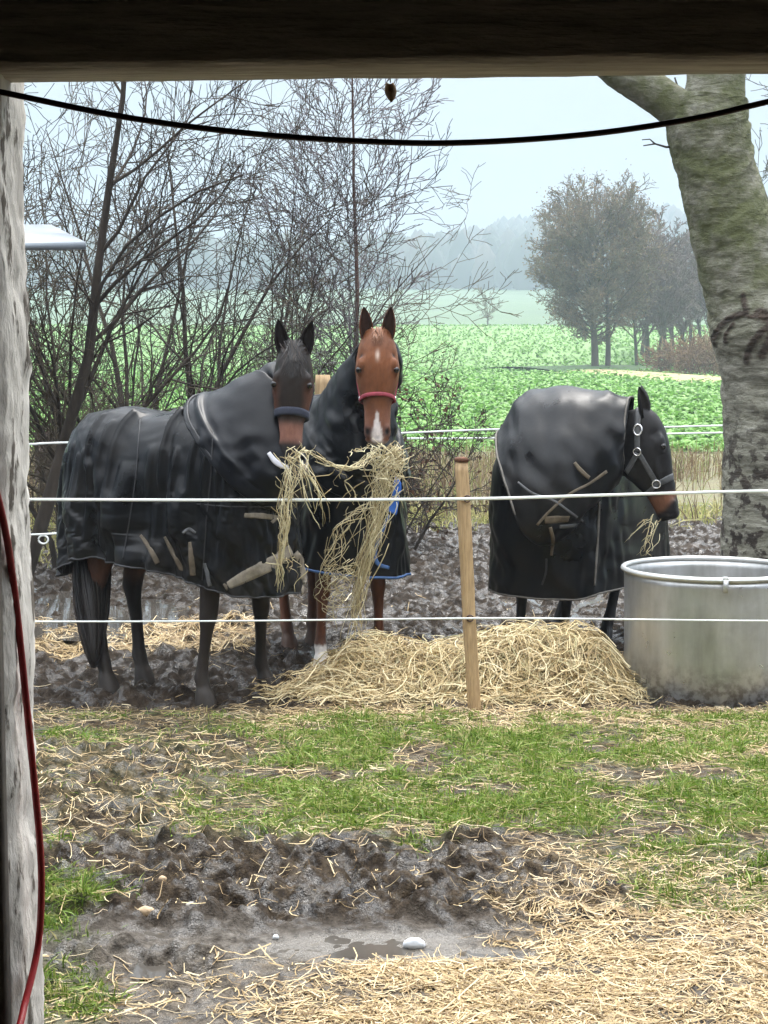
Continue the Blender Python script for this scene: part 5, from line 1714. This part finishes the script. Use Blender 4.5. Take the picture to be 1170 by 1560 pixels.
hs1.finish(col1, M['coat'], (0.016, 0.012, 0.011), (0.012, 0.009, 0.009))
hem1 = lambda d: np.interp(d, [-180, -165, -145, -125, -105, -88, -72, -55, -40, -20, 0, 30, 60, 120, 180], [.64, .625, .64, .74, .775, .75, .71, .66, .635, .625, .625, .625, .69, .74, .64])
G1, N1 = dome(hs1, 0.735, 0.315, lambda x: np.interp(x, [-.55, -.35, -.05, .2, .45], [1.505, 1.535, 1.50, 1.535, 1.53]), hem1, -.48, .42, seed=11, fold=0.008, dirn=-0.32, flare=0.01, nu=170, nv=64)
dv64 = np.linspace(0, 1, 64)[:, None]
slk = 0.55 + 0.45 * sst(0.5, -0.1, (G1[5:] - hs1.c) @ h1v)
G1 = np.concatenate([refine(G1, 2)[:10:3], refine(settle(G1[5:], ex_u=.30, ex_v=.02, steps=150, bend=.05, bendv=.2, bk=5, maxout=.085, smooth=0, pin=1 - sst(0.0, 0.10, dv64[5:]), seed=4, slack=slk), 2)], 0)
rug1 = cloth(G1, 'rug', M['rug_black'], hs1.root)
edge_tube(G1[-1], 0.006, 'binding', M['bind_black'], rug1)
HD1 = [(at(322, 607, 8.58), loc(ctr1, h1v, .75, -.06, 1.06), .30), (at(345, 600, 8.52), loc(ctr1, h1v, .80, -.06, 1.13), .27), (at(372, 585, 8.42), loc(ctr1, h1v, .84, -.02, 1.25), .20),
       (at(408, 560, 8.28), throat(H1, .60, -.265) + V3(-.02, .02, -.02), .150), (crest(H1, .10, -.19) + V3(-.03, 0, 0.0), throat(H1, .50, -.265) + V3(-.01, 0, 0), .128)]
HP = dict(nring=46, nseg=76, fold=0.005)
sh_ = np.linspace(0, 1, 46)[:, None]; HPIN = np.maximum(1 - sst(0, .06, sh_), 1 - sst(0, .05, 1 - sh_))
HS = dict(ex_u=.16, ex_v=.24, steps=150, bend=.06, bendv=.06, bk=5, smooth=1, maxout=.045, pin=HPIN)
GH1, _ = hood(HD1, seed=15, **HP); GH1 = refine(settle(GH1, seed=9, **HS), 2)
hd1 = cloth(GH1, 'neck_cover', M['rug_navy'], hs1.root)
edge_tube(GH1[0], 0.006, 'binding', M['bind_black'], hd1); edge_tube(GH1[-1], 0.005, 'binding', M['bind_black'], hd1)
b1 = [bvh_of(G1), bvh_of(GH1)]
for pts, w, mt in [([(344, 894), (380, 875), (415, 857), (443, 838)], (12, 20, 22, 18), 'strap_beige'), ([(449, 842), (461, 862), (466, 884), (458, 902)], (12, 16, 16, 10), 'strap_beige'),
                   ([(294, 876), (292, 850), (290, 826)], (9, 9, 5), 'strap_tan'), ([(240, 858), (229, 836), (215, 816)], (8, 8, 4), 'strap_tan'), ([(278, 870), (263, 840), (252, 818)], (7, 8, 4), 'strap_tan'),
                   ([(320, 893), (316, 872), (312, 858)], (6, 7, 5), 'strap_grey'), ([(298, 812), (288, 806), (279, 812)], (4, 5, 4), 'strap_grey')]:
    strap_px(pts, b1, w, 'strap', M[mt], rug1)
strap_px([(372, 785), (400, 786), (424, 789)], b1, (7, 9, 7), 'label_patch', M['strap_beige'], rug1, thick=0.002)
strap_px([(414, 796), (421, 789), (428, 784)], b1, (5, 5, 4), 'label_patch', M['strap_beige'], rug1, thick=0.002)
for pts in ([(325, 660), (322, 720), (314, 800), (308, 884)], [(214, 640), (208, 720), (196, 800), (188, 852)], [(300, 768), (360, 772), (420, 770), (452, 762)]):
    strap_px(pts, b1, (1.8, 1.8, 1.8), 'seam', M['bind_black'], rug1, thick=0.0025, n=40)
strap_px([(409, 690), (418, 702), (428, 709), (438, 713)], b1, (6, 9, 9, 6), 'strap', M['strap_white'], hd1)
hal = noseband(H1, 0.565, 0.042, M['strap_navy'], hs1.root, drop=0.06, thick=0.006, name='halter')
for sg in (1, -1):
    cheek(H1, [(0.60, sg * 1.75), (0.42, sg * 1.85), (0.24, sg * 1.95), (0.06, sg * 2.0)], 0.022, M['strap_navy'], hal)
# forelock and tail
m = MB(); r3 = np.random.default_rng(4)
nn = 260; s5 = np.linspace(0, 1, 6)
base = np.array([H1.world(r3.uniform(-.05, .07), r3.uniform(-.03, .03), r3.normal(0, .026)) for i in range(nn)])
tip = np.array([H1.world(r3.uniform(.14, .30), 0.074 + r3.uniform(0, .008), r3.normal(0.008, .028)) for i in range(nn)])
mid = np.array([H1.world(0.02, 0.062, 0) for i in range(nn)]) * .45 + (base + tip) / 2 * .55
P = (1 - s5)[None, :, None] ** 2 * base[:, None] + 2 * (s5 * (1 - s5))[None, :, None] * mid[:, None] + s5[None, :, None] ** 2 * tip[:, None]
m.add(*ribbons(P, np.full(nn, 0.006), np.tile(H1.F, (nn, 1)))); m.build('forelock', M['hair_black'], hs1.root, smooth=False)


def tail(hs, root_x, z0, z1, mat, foot, n=700, w=0.075, seed=3):
    r3 = np.random.default_rng(seed)
    m = MB()
    top = hs.L(root_x, 0, z0); end = np.array([foot[0], foot[1], z1])
    path = spline([top, top * .7 + end * .3 - hs.h * .03, top * .35 + end * .65 - hs.h * .03, end], 12)
    rad = np.interp(np.linspace(0, 1, 12), [0, .3, .7, .92, 1], [.045, .066, .062, .036, .012]) * (w / .075)
    m.tube(path, rad * .8, 14)
    a = r3.uniform(0, 2 * np.pi, n); q = np.sqrt(r3.uniform(.2, 1, n)); en = r3.uniform(.75, 1.03, n)
    u = np.linspace(0, 1, 9)
    tt = np.clip(u[None] * en[:, None], 0, 1)
    P = np.stack([np.interp(tt, np.linspace(0, 1, 12), path[:, i]) for i in range(3)], -1)
    rr = np.interp(tt, np.linspace(0, 1, 12), rad) * q[:, None]
    a2 = a[:, None] + 0.5 * np.sin(tt * 4 + a[:, None] * 2)
    P = P + hs.h * (rr * np.cos(a2))[:, :, None] + hs.l * (rr * np.sin(a2))[:, :, None]
    m.add(*ribbons(P, r3.uniform(.005, .011, n), r3.normal(size=(n, 3))))
    return m.build('tail', mat, hs.root)


tail(hs1, -0.62, 1.15, 0.13, M['hair_black'], (-1.575, 8.44), n=1300, w=0.125)

# ---------------------------------------------------------------- horse two: chestnut, head on
h2v = unit(V3(0.39, -0.92, 0)); ctr2 = (-0.37, 9.66)
H2 = Head(at(575, 505, 8.76), (0.0, -0.06, -1), (0.01, -1, 0.0), 0.625, 1.17)
n2_ = [(loc(ctr2, h2v, .22, 0, 1.46), loc(ctr2, h2v, .58, 0, .98), .19), (loc(ctr2, h2v, .40, 0, 1.66), loc(ctr2, h2v, .70, 0, 1.22), .13),
       (crest(H2, -0.02, -.16) + V3(-.02, .08, -.03), throat(H2, .42, -.25) + V3(0, .05, -.02), .092), (crest(H2, .0, -.06), throat(H2, .36, -.17), .078)]
hs2 = Horse('horse', 'chestnut horse facing front with raspberry halter and white snip', ctr2, h2v, H2,
            [('f', -1, (-0.372, 9.07)), ('f', 1, (-0.02, 9.27)), ('h', -1, (-0.60, 9.75)), ('h', 1, (-0.46, 9.85))], n2_, withers=1.52,
            ears=[dict(out=.10, fwd=.10, turn=-.2), dict(out=.10, fwd=.10, turn=-.2)])


def col2(s):
    V = s.V; n = len(V); C = np.tile(np.array([0.150, 0.057, 0.025]), (n, 1))
    hd = (s.t > -0.1) & (np.abs(s.y) < 0.16) & (s.x > -0.26)
    C = mixc(C, (0.20, 0.072, 0.029), hd * np.exp(-((s.t - 0.2) / 0.14) ** 2) * .6)
    C = mixc(C, (0.10, 0.032, 0.014), hd * sst(0.05, 0.09, np.abs(s.y)) * sst(.42, .55, s.t) * .6)
    C = mixc(C, (0.20, 0.085, 0.052), hd * sst(.64, .72, s.t) * .7)
    star = np.exp(-((s.t - 0.215) / 0.04) ** 2 - ((s.y) / (0.009 - 0.0 * s.t)) ** 2)
    C = mixc(C, (0.62, 0.50, 0.42), hd * star * (s.x > 0) * .9)
    sn_w = np.interp(s.t, [.70, .76, .82, .88, .93, 1.0], [.004, .009, .016, .026, .031, .028])
    sn = (1 - sst(0.6, 1.3, np.abs(s.y + 0.003 + 0.004 * pn(s.t * 40, s.y * 90, 8)) / sn_w)) * sst(.69, .73, s.t) * (s.x > -.03)
    C = mixc(C, (0.050, 0.035, 0.035), hd * np.exp(-((s.t - .885) / .055) ** 2 - ((np.abs(s.y) - .05) / .026) ** 2) * 1.0)
    C = mixc(C, (0.68, 0.62, 0.60), hd * sn * .95)
    C = mixc(C, (0.34, 0.29, 0.28), hd * sst(.955, .985, s.t) * .8)
    C = mixc(C, (0.13, 0.13, 0.14), hd * np.exp(-((s.t - .935) / .014) ** 2 - (s.y / .012) ** 2) * .8)
    eye = np.exp(-((s.t - .338) / .035) ** 2 - ((s.x - .03) / .03) ** 2) * (np.abs(s.y) > .07)
    C = mixc(C, (0.05, 0.02, 0.012), hd * eye)
    leg = (V[:, 2] < 0.95) & ~hd
    C = mixc(C, (0.115, 0.042, 0.020), leg * 1.0)
    fr_ = ((V - s.c) @ s.h > 0.1) & ((V - s.c) @ s.l < 0)
    C = mixc(C, (0.07, 0.045, 0.032), leg * (1 - sst(0.06, 0.25, V[:, 2])) * .8)
    C = mixc(C, (0.62, 0.58, 0.54), leg * fr_ * (1 - sst(.13, .15, V[:, 2] + .01 * pn(V[:, 0] * 60, V[:, 1] * 60, 2))))
    return mixc(C, (0.006, 0.005, 0.005), sst(0.003, 0.010, s.dep))


hs2.finish(col2, M['coat'], (0.13, 0.045, 0.02), (0.035, 0.017, 0.012))
hem2 = lambda d: np.interp(d, [-180, -100, -60, -20, 0, 20, 60, 100, 180], [.62, .66, .64, .62, .60, .585, .58, .60, .62])
G2, N2 = dome(hs2, 0.72, 0.325, lambda x: np.interp(x, [-.55, -.3, 0, .45], [1.55, 1.565, 1.54, 1.55]), hem2, -.48, .42, seed=31, fold=0.008, flare=0.05, nu=150, nv=56)
dv56 = np.linspace(0, 1, 56)[:, None]
G2 = np.concatenate([refine(G2, 2)[:10:3], refine(settle(G2[5:], ex_u=.16, ex_v=.02, steps=120, bend=.06, bendv=.2, bk=5, maxout=.05, smooth=1, pin=1 - sst(0.0, 0.12, dv56[5:]), seed=14), 2)], 0)
rug2 = cloth(G2, 'rug', M['rug_clean'], hs2.root)
edge_tube(G2[-1], 0.009, 'binding', M['bind_blue'], rug2)
HD2 = [(loc(ctr2, h2v, .05, 0, 1.57), loc(ctr2, h2v, .76, 0, 1.02), .33), (loc(ctr2, h2v, .22, 0, 1.59), loc(ctr2, h2v, .80, 0, 1.15), .26), (loc(ctr2, h2v, .38, 0, 1.68), loc(ctr2, h2v, .81, 0, 1.28), .185),
       (crest(H2, .0, -.19) + V3(-.03, .05, -.03), throat(H2, .55, -.26) + V3(0, .03, 0), .140), (crest(H2, .07, -.16) + V3(-0.015, 0, 0.0), throat(H2, .47, -.262), .122)]
GH2, _ = hood(HD2, seed=25, **HP); GH2 = refine(settle(GH2, seed=19, **HS), 2)
hd2 = cloth(GH2, 'neck_cover', M['rug_black'], hs2.root)
edge_tube(GH2[0], 0.006, 'binding', M['bind_black'], hd2); edge_tube(GH2[-1], 0.005, 'binding', M['bind_black'], hd2)
b2 = [bvh_of(G2), bvh_of(GH2)]
for pts, w, mt in [([(604, 728), (603, 750), (596, 782)], (16, 22, 20), 'blue_lining'), ([(592, 785), (580, 812), (571, 838), (574, 858), (592, 865)], (5, 6, 7, 7, 5), 'bind_blue'), ([(612, 735), (619, 770), (622, 790)], (4, 5, 4), 'strap_grey')]:
    strap_px(pts, b2, w, 'lining' if mt == 'blue_lining' else 'strap', M[mt], rug2)
hal = noseband(H2, 0.555, 0.022, M['strap_red'], hs2.root, drop=0.10, thick=0.006, name='halter')
for sg in (1, -1):
    cheek(H2, [(0.60, sg * 1.62), (0.44, sg * 1.8), (0.24, sg * 1.95), (0.04, sg * 2.0)], 0.020, M['strap_red'], hal)
    q = H2.pt(0.60, sg * 1.62, 0.012)
    m = MB(); a = np.linspace(0, 2 * np.pi, 17)
    nrm = unit(H2.S * sg); u_ = H2.D; v_ = np.cross(nrm, u_)
    m.tube(np.array([q + (u_ * math.cos(x) + v_ * math.sin(x)) * 0.017 for x in a]), 0.004, 6, cap=False); m.build('ring', M['chrome'], hal)
m = MB(); nn = 90
base = np.array([H2.world(r3.uniform(-.05, .05), r3.uniform(-.04, .02), r3.normal(0, .022)) for i in range(nn)])
tip = np.array([H2.world(r3.uniform(.05, .13), 0.062 + r3.uniform(0, .008), r3.normal(0, .018)) for i in range(nn)])
mid = np.array([H2.world(-0.01, 0.05, 0) for i in range(nn)]) * .45 + (base + tip) / 2 * .55
P = (1 - s5)[None, :, None] ** 2 * base[:, None] + 2 * (s5 * (1 - s5))[None, :, None] * mid[:, None] + s5[None, :, None] ** 2 * tip[:, None]
m.add(*ribbons(P, np.full(nn, 0.006), np.tile(H2.F, (nn, 1)))); m.build('forelock', M['hair_red'], hs2.root, smooth=False)

# ---------------------------------------------------------------- horse three: black, neck bent, head in profile
h3v = unit(V3(-0.52, -0.854, 0)); ctr3 = (1.25, 9.88)
H3 = Head(at(986, 624, 9.26), (0.25, -0.03, -0.97), (1, -0.20, 0.25), 0.66)
n3_ = [(loc(ctr3, h3v, .18, 0, 1.42), loc(ctr3, h3v, .60, 0, .98), .19), (at(850, 640, 9.6), at(850, 770, 9.25), .15), (at(915, 625, 9.42), at(910, 735, 9.3), .105), (crest(H3, -0.02, -.17), throat(H3, .42, -.26), .086), (crest(H3, .0, -.06), throat(H3, .36, -.17), .076)]
hs3 = Horse('horse', 'black horse in hooded rug with head turned in profile beside the tub', ctr3, h3v, H3,
            [('f', -1, (0.80, 9.36)), ('f', 1, (1.06, 9.30)), ('h', -1, (1.15, 10.35)), ('h', 1, (1.42, 10.0))], n3_, withers=1.40,
            ears=[dict(out=.12, fwd=.0, turn=.6), dict(out=.12, fwd=.05, turn=.6)])


def col3(s):
    V = s.V; n = len(V); C = np.tile(np.array([0.0125, 0.0115, 0.012]), (n, 1))
    hd = (s.t > -0.1) & (np.abs(s.y) < 0.16) & (s.x > -0.26)
    C = mixc(C, (0.13, 0.056, 0.030), hd * sst(.73, .79, s.t) * (1 - sst(.90, .95, s.t)))
    C = mixc(C, (0.016, 0.014, 0.014), hd * sst(.80, .88, s.t + (s.x - 0.01) * 1.2))
    return mixc(C, (0.003, 0.003, 0.003), sst(0.003, 0.010, s.dep))


hs3.finish(col3, M['coat'], (0.011, 0.010, 0.011), (0.02, 0.017, 0.016))
hem3 = lambda d: np.interp(d, [-180, -60, -30, 0, 30, 45, 55, 70, 180], [.48, .47, .45, .445, .445, .46, .475, .475, .48])
G3, N3 = dome(hs3, 0.74, 0.375, lambda x: np.interp(x, [-.55, -.3, 0, .45], [1.44, 1.46, 1.43, 1.42]), hem3, -.46, .40, n=3.6, seed=51, fold=0.005, flare=0.0, nu=150, nv=56)
G3 = np.concatenate([refine(G3, 2)[:10:3], refine(settle(G3[5:], ex_u=.10, ex_v=.01, steps=110, bend=.08, bendv=.3, bk=5, maxout=.035, smooth=1, pin=1 - sst(0.0, 0.12, dv56[5:]), seed=24), 2)], 0)
rug3 = cloth(G3, 'rug', M['rug_clean'], hs3.root)
edge_tube(G3[-1], 0.007, 'binding', M['bind_grey'], rug3)
HD3 = [(at(770, 668, 9.66), at(796, 800, 9.02), .20), (at(812, 612, 9.72), at(828, 806, 8.98), .25), (at(868, 603, 9.62), at(872, 762, 9.0), .235), (at(922, 606, 9.46), at(922, 722, 9.08), .175), (at(962, 613, 9.36), at(944, 700, 9.16), .125)]
GH3, _ = hood(HD3, seed=35, swirl=1.6, **dict(HP, fold=0.016)); GH3 = refine(settle(GH3, seed=29, **dict(HS, ex_u=.12, ex_v=.17, maxout=.055, bend=.09, bendv=.07, bk=6, smooth=2)), 2)
hd3 = cloth(GH3, 'neck_cover', M['rug_black'], hs3.root)
edge_tube(GH3[0], 0.007, 'binding', M['bind_grey'], hd3); edge_tube(GH3[-1], 0.006, 'binding', M['bind_grey'], hd3)
b3 = [bvh_of(G3), bvh_of(GH3)]
for pts, w, mt in [([(790, 735), (812, 752), (842, 762), (868, 780), (888, 794)], (3, 4, 4, 4, 3), 'strap_grey'), ([(924, 718), (895, 738), (868, 752), (840, 776), (818, 800)], (5, 4, 4, 4, 4), 'strap_tan'),
                   ([(838, 803), (842, 822), (840, 846)], (5, 6, 4), 'strap_tan'), ([(875, 705), (886, 718), (897, 728)], (5, 7, 6), 'strap_tan'), ([(912, 764), (911, 800), (908, 850), (905, 892)], (4, 4, 4, 4), 'bind_grey'), ([(833, 851), (832, 872), (826, 891)], (3, 3, 3), 'bind_black')]:
    strap_px(pts, b3, w, 'strap', M[mt], rug3)
strap_px([(830, 792), (848, 791), (866, 790)], b3, (11, 13, 11), 'label_patch', M['strap_tan'], rug3, thick=0.002)
strap_px([(852, 802), (866, 801), (878, 800)], b3, (6, 7, 6), 'label_patch', M['strap_grey'], rug3, thick=0.002)
bh = [hs3.bvh_head]
hal = strap_px([(973, 618), (972, 640), (971, 665), (971, 688)], bh, (9, 9, 9, 8), 'halter', M['strap_grey'], hs3.root)
for pts, w, nm in [([(971, 690), (961, 708), (949, 728)], (8, 8, 8), 'throat_strap'), ([(973, 690), (985, 710), (1000, 736)], (8, 8, 9), 'cheek_strap'), ([(999, 737), (1010, 733), (1024, 726)], (9, 10, 10), 'noseband'), ([(1000, 738), (985, 752), (966, 764)], (7, 7, 6), 'chin_strap')]:
    strap_px(pts, bh, w, nm, M['strap_grey'], hal)


def ringpx(x, y, r, parent, bv, mat, nm='ring', sy=1.0, th=0.0045):
    P, N = cast([(x - .5, y), (x + .5, y)], bv, 2, 0.010, 0); q = P.mean(0); nr = unit(N.mean(0))
    u_ = unit(np.cross(nr, V3(0, 0, 1))); v_ = np.cross(u_, nr); a = np.linspace(0, 2 * np.pi, 19)
    m = MB(); m.tube(np.array([q + u_ * math.cos(t_) * r + v_ * math.sin(t_) * r * sy for t_ in a]), th, 6, cap=False); m.build(nm, mat, parent)


ringpx(972, 655, 0.024, hal, bh, M['chrome'], 'buckle', 1.3, 0.006); ringpx(971, 688, 0.022, hal, bh, M['chrome']); ringpx(1000, 737, 0.024, hal, bh, M['chrome'])

# ---------------------------------------------------------------- hay held in the mouths
def wisp(name, label, bundles, seed):
    r3 = np.random.default_rng(seed); m = MB()
    for pts, n, spread, w, jit in bundles:
        P0 = np.array([at(x, y, Y) for x, y, Y in pts]); K = 12
        C = spline(P0, K); sp = np.interp(np.linspace(0, 1, K), np.linspace(0, 1, len(spread)), spread) / FPX * 8.4
        for i in range(n):
            ln = r3.uniform(.12, .42) * (1.5 if n < 16 else 1); s0 = r3.uniform(0, max(.02, 1 - ln)); s1 = min(1.0, s0 + ln); kk = 8
            u = np.linspace(s0, s1, kk) * (K - 1)
            Q = np.stack([np.interp(u, np.arange(K), C[:, j]) for j in range(3)], -1); ss = np.interp(u, np.arange(K), sp)
            o = r3.normal(size=3) * V3(1, .8, .35); ph_ = r3.uniform(0, 6.28, 3)
            wild = 2.6 if r3.random() < .22 else 1.0       # a few stems stick out of the bunch
            Q = Q + o * ss[:, None] + (np.sin(np.linspace(0, 1, kk)[:, None] * r3.uniform(2, 9) + ph_) * jit * ss[:, None]) * V3(1, .7, .5)
            Q = Q + np.linspace(-.5, .5, kk)[:, None] * r3.normal(size=3) * V3(1, .7, .5) * 1.7 * wild * ss.mean()
            Q = Q + r3.normal(size=(kk, 3)) * .0016
            wd = w * r3.uniform(.6, 1.4)
            m.tube(Q, wd / 2 * np.interp(np.arange(kk), [0, 2, kk - 1], [.7, 1, .4]), 4)
    return tag(rebase(m.build(name, M['mouth_hay'])), label, 'hay')


wisp('hay_wisp', 'pale hay hanging from the mouth of the dark bay horse', [
    ([(455, 676, 7.93), (451, 704, 7.9), (441, 750, 7.88), (434, 800, 7.88), (428, 855, 7.9), (425, 905, 7.92)], 70, (1.5, 9, 7, 4, 3, 2), 0.0042, .9),
    ([(457, 676, 7.93), (468, 694, 7.9), (476, 730, 7.9), (482, 775, 7.95), (486, 810, 8.0)], 14, (4, 9, 9, 8, 5), 0.005, 1),
    ([(428, 850, 7.9), (440, 865, 7.9), (448, 900, 7.9)], 8, (4, 6, 4), 0.0045, 1)], 1)
wisp('hay_wisp', 'string of hay stretched between the two feeding horse mouths', [
    ([(455, 672, 7.95), (478, 692, 8.1), (505, 708, 8.25), (540, 714, 8.4), (562, 694, 8.52), (584, 678, 8.62)], 36, (4, 5, 3, 3, 3, 3), 0.0045, 1),
    ([(520, 700, 8.3), (528, 740, 8.35), (538, 775, 8.4)], 7, (5, 6, 5), 0.005, 1), ([(528, 692, 8.4), (552, 684, 8.55), (566, 677, 8.6)], 7, (3, 3, 2), 0.005, 1)], 2)
wisp('hay_wisp', 'long thick bunch of hay trailing from the chestnut muzzle to the heap', [
    ([(592, 676, 8.62), (591, 704, 8.6), (583, 750, 8.6), (574, 800, 8.6), (556, 860, 8.6), (542, 925, 8.6), (538, 985, 8.55)], 150, (2.5, 14, 10, 7, 5, 4, 8), 0.0045, .9),
    ([(598, 674, 8.62), (603, 702, 8.6), (592, 740, 8.6)], 50, (2.5, 9, 6), 0.0045, .9), ([(570, 678, 8.6), (578, 700, 8.58), (576, 740, 8.58)], 30, (5, 8, 8), 0.0055, .8),
    ([(568, 770, 8.58), (535, 790, 8.55), (515, 830, 8.55), (497, 880, 8.55), (492, 930, 8.55)], 40, (4, 5, 6, 8, 8), 0.0042, 1.2),
    ([(560, 850, 8.58), (530, 870, 8.55), (508, 905, 8.55), (500, 960, 8.55)], 30, (8, 9, 9, 7), 0.0042, 1.4)], 3)
wisp('hay_wisp', 'few grass stems drooping from the black horse mouth', [
    ([(1000, 782, 9.2), (994, 805, 9.18), (984, 830, 9.15), (976, 852, 9.12)], 12, (2, 4, 6, 6), 0.006, .6), ([(995, 785, 9.2), (978, 800, 9.16), (955, 836, 9.12)], 5, (2, 4, 4), 0.006, .6)], 4)
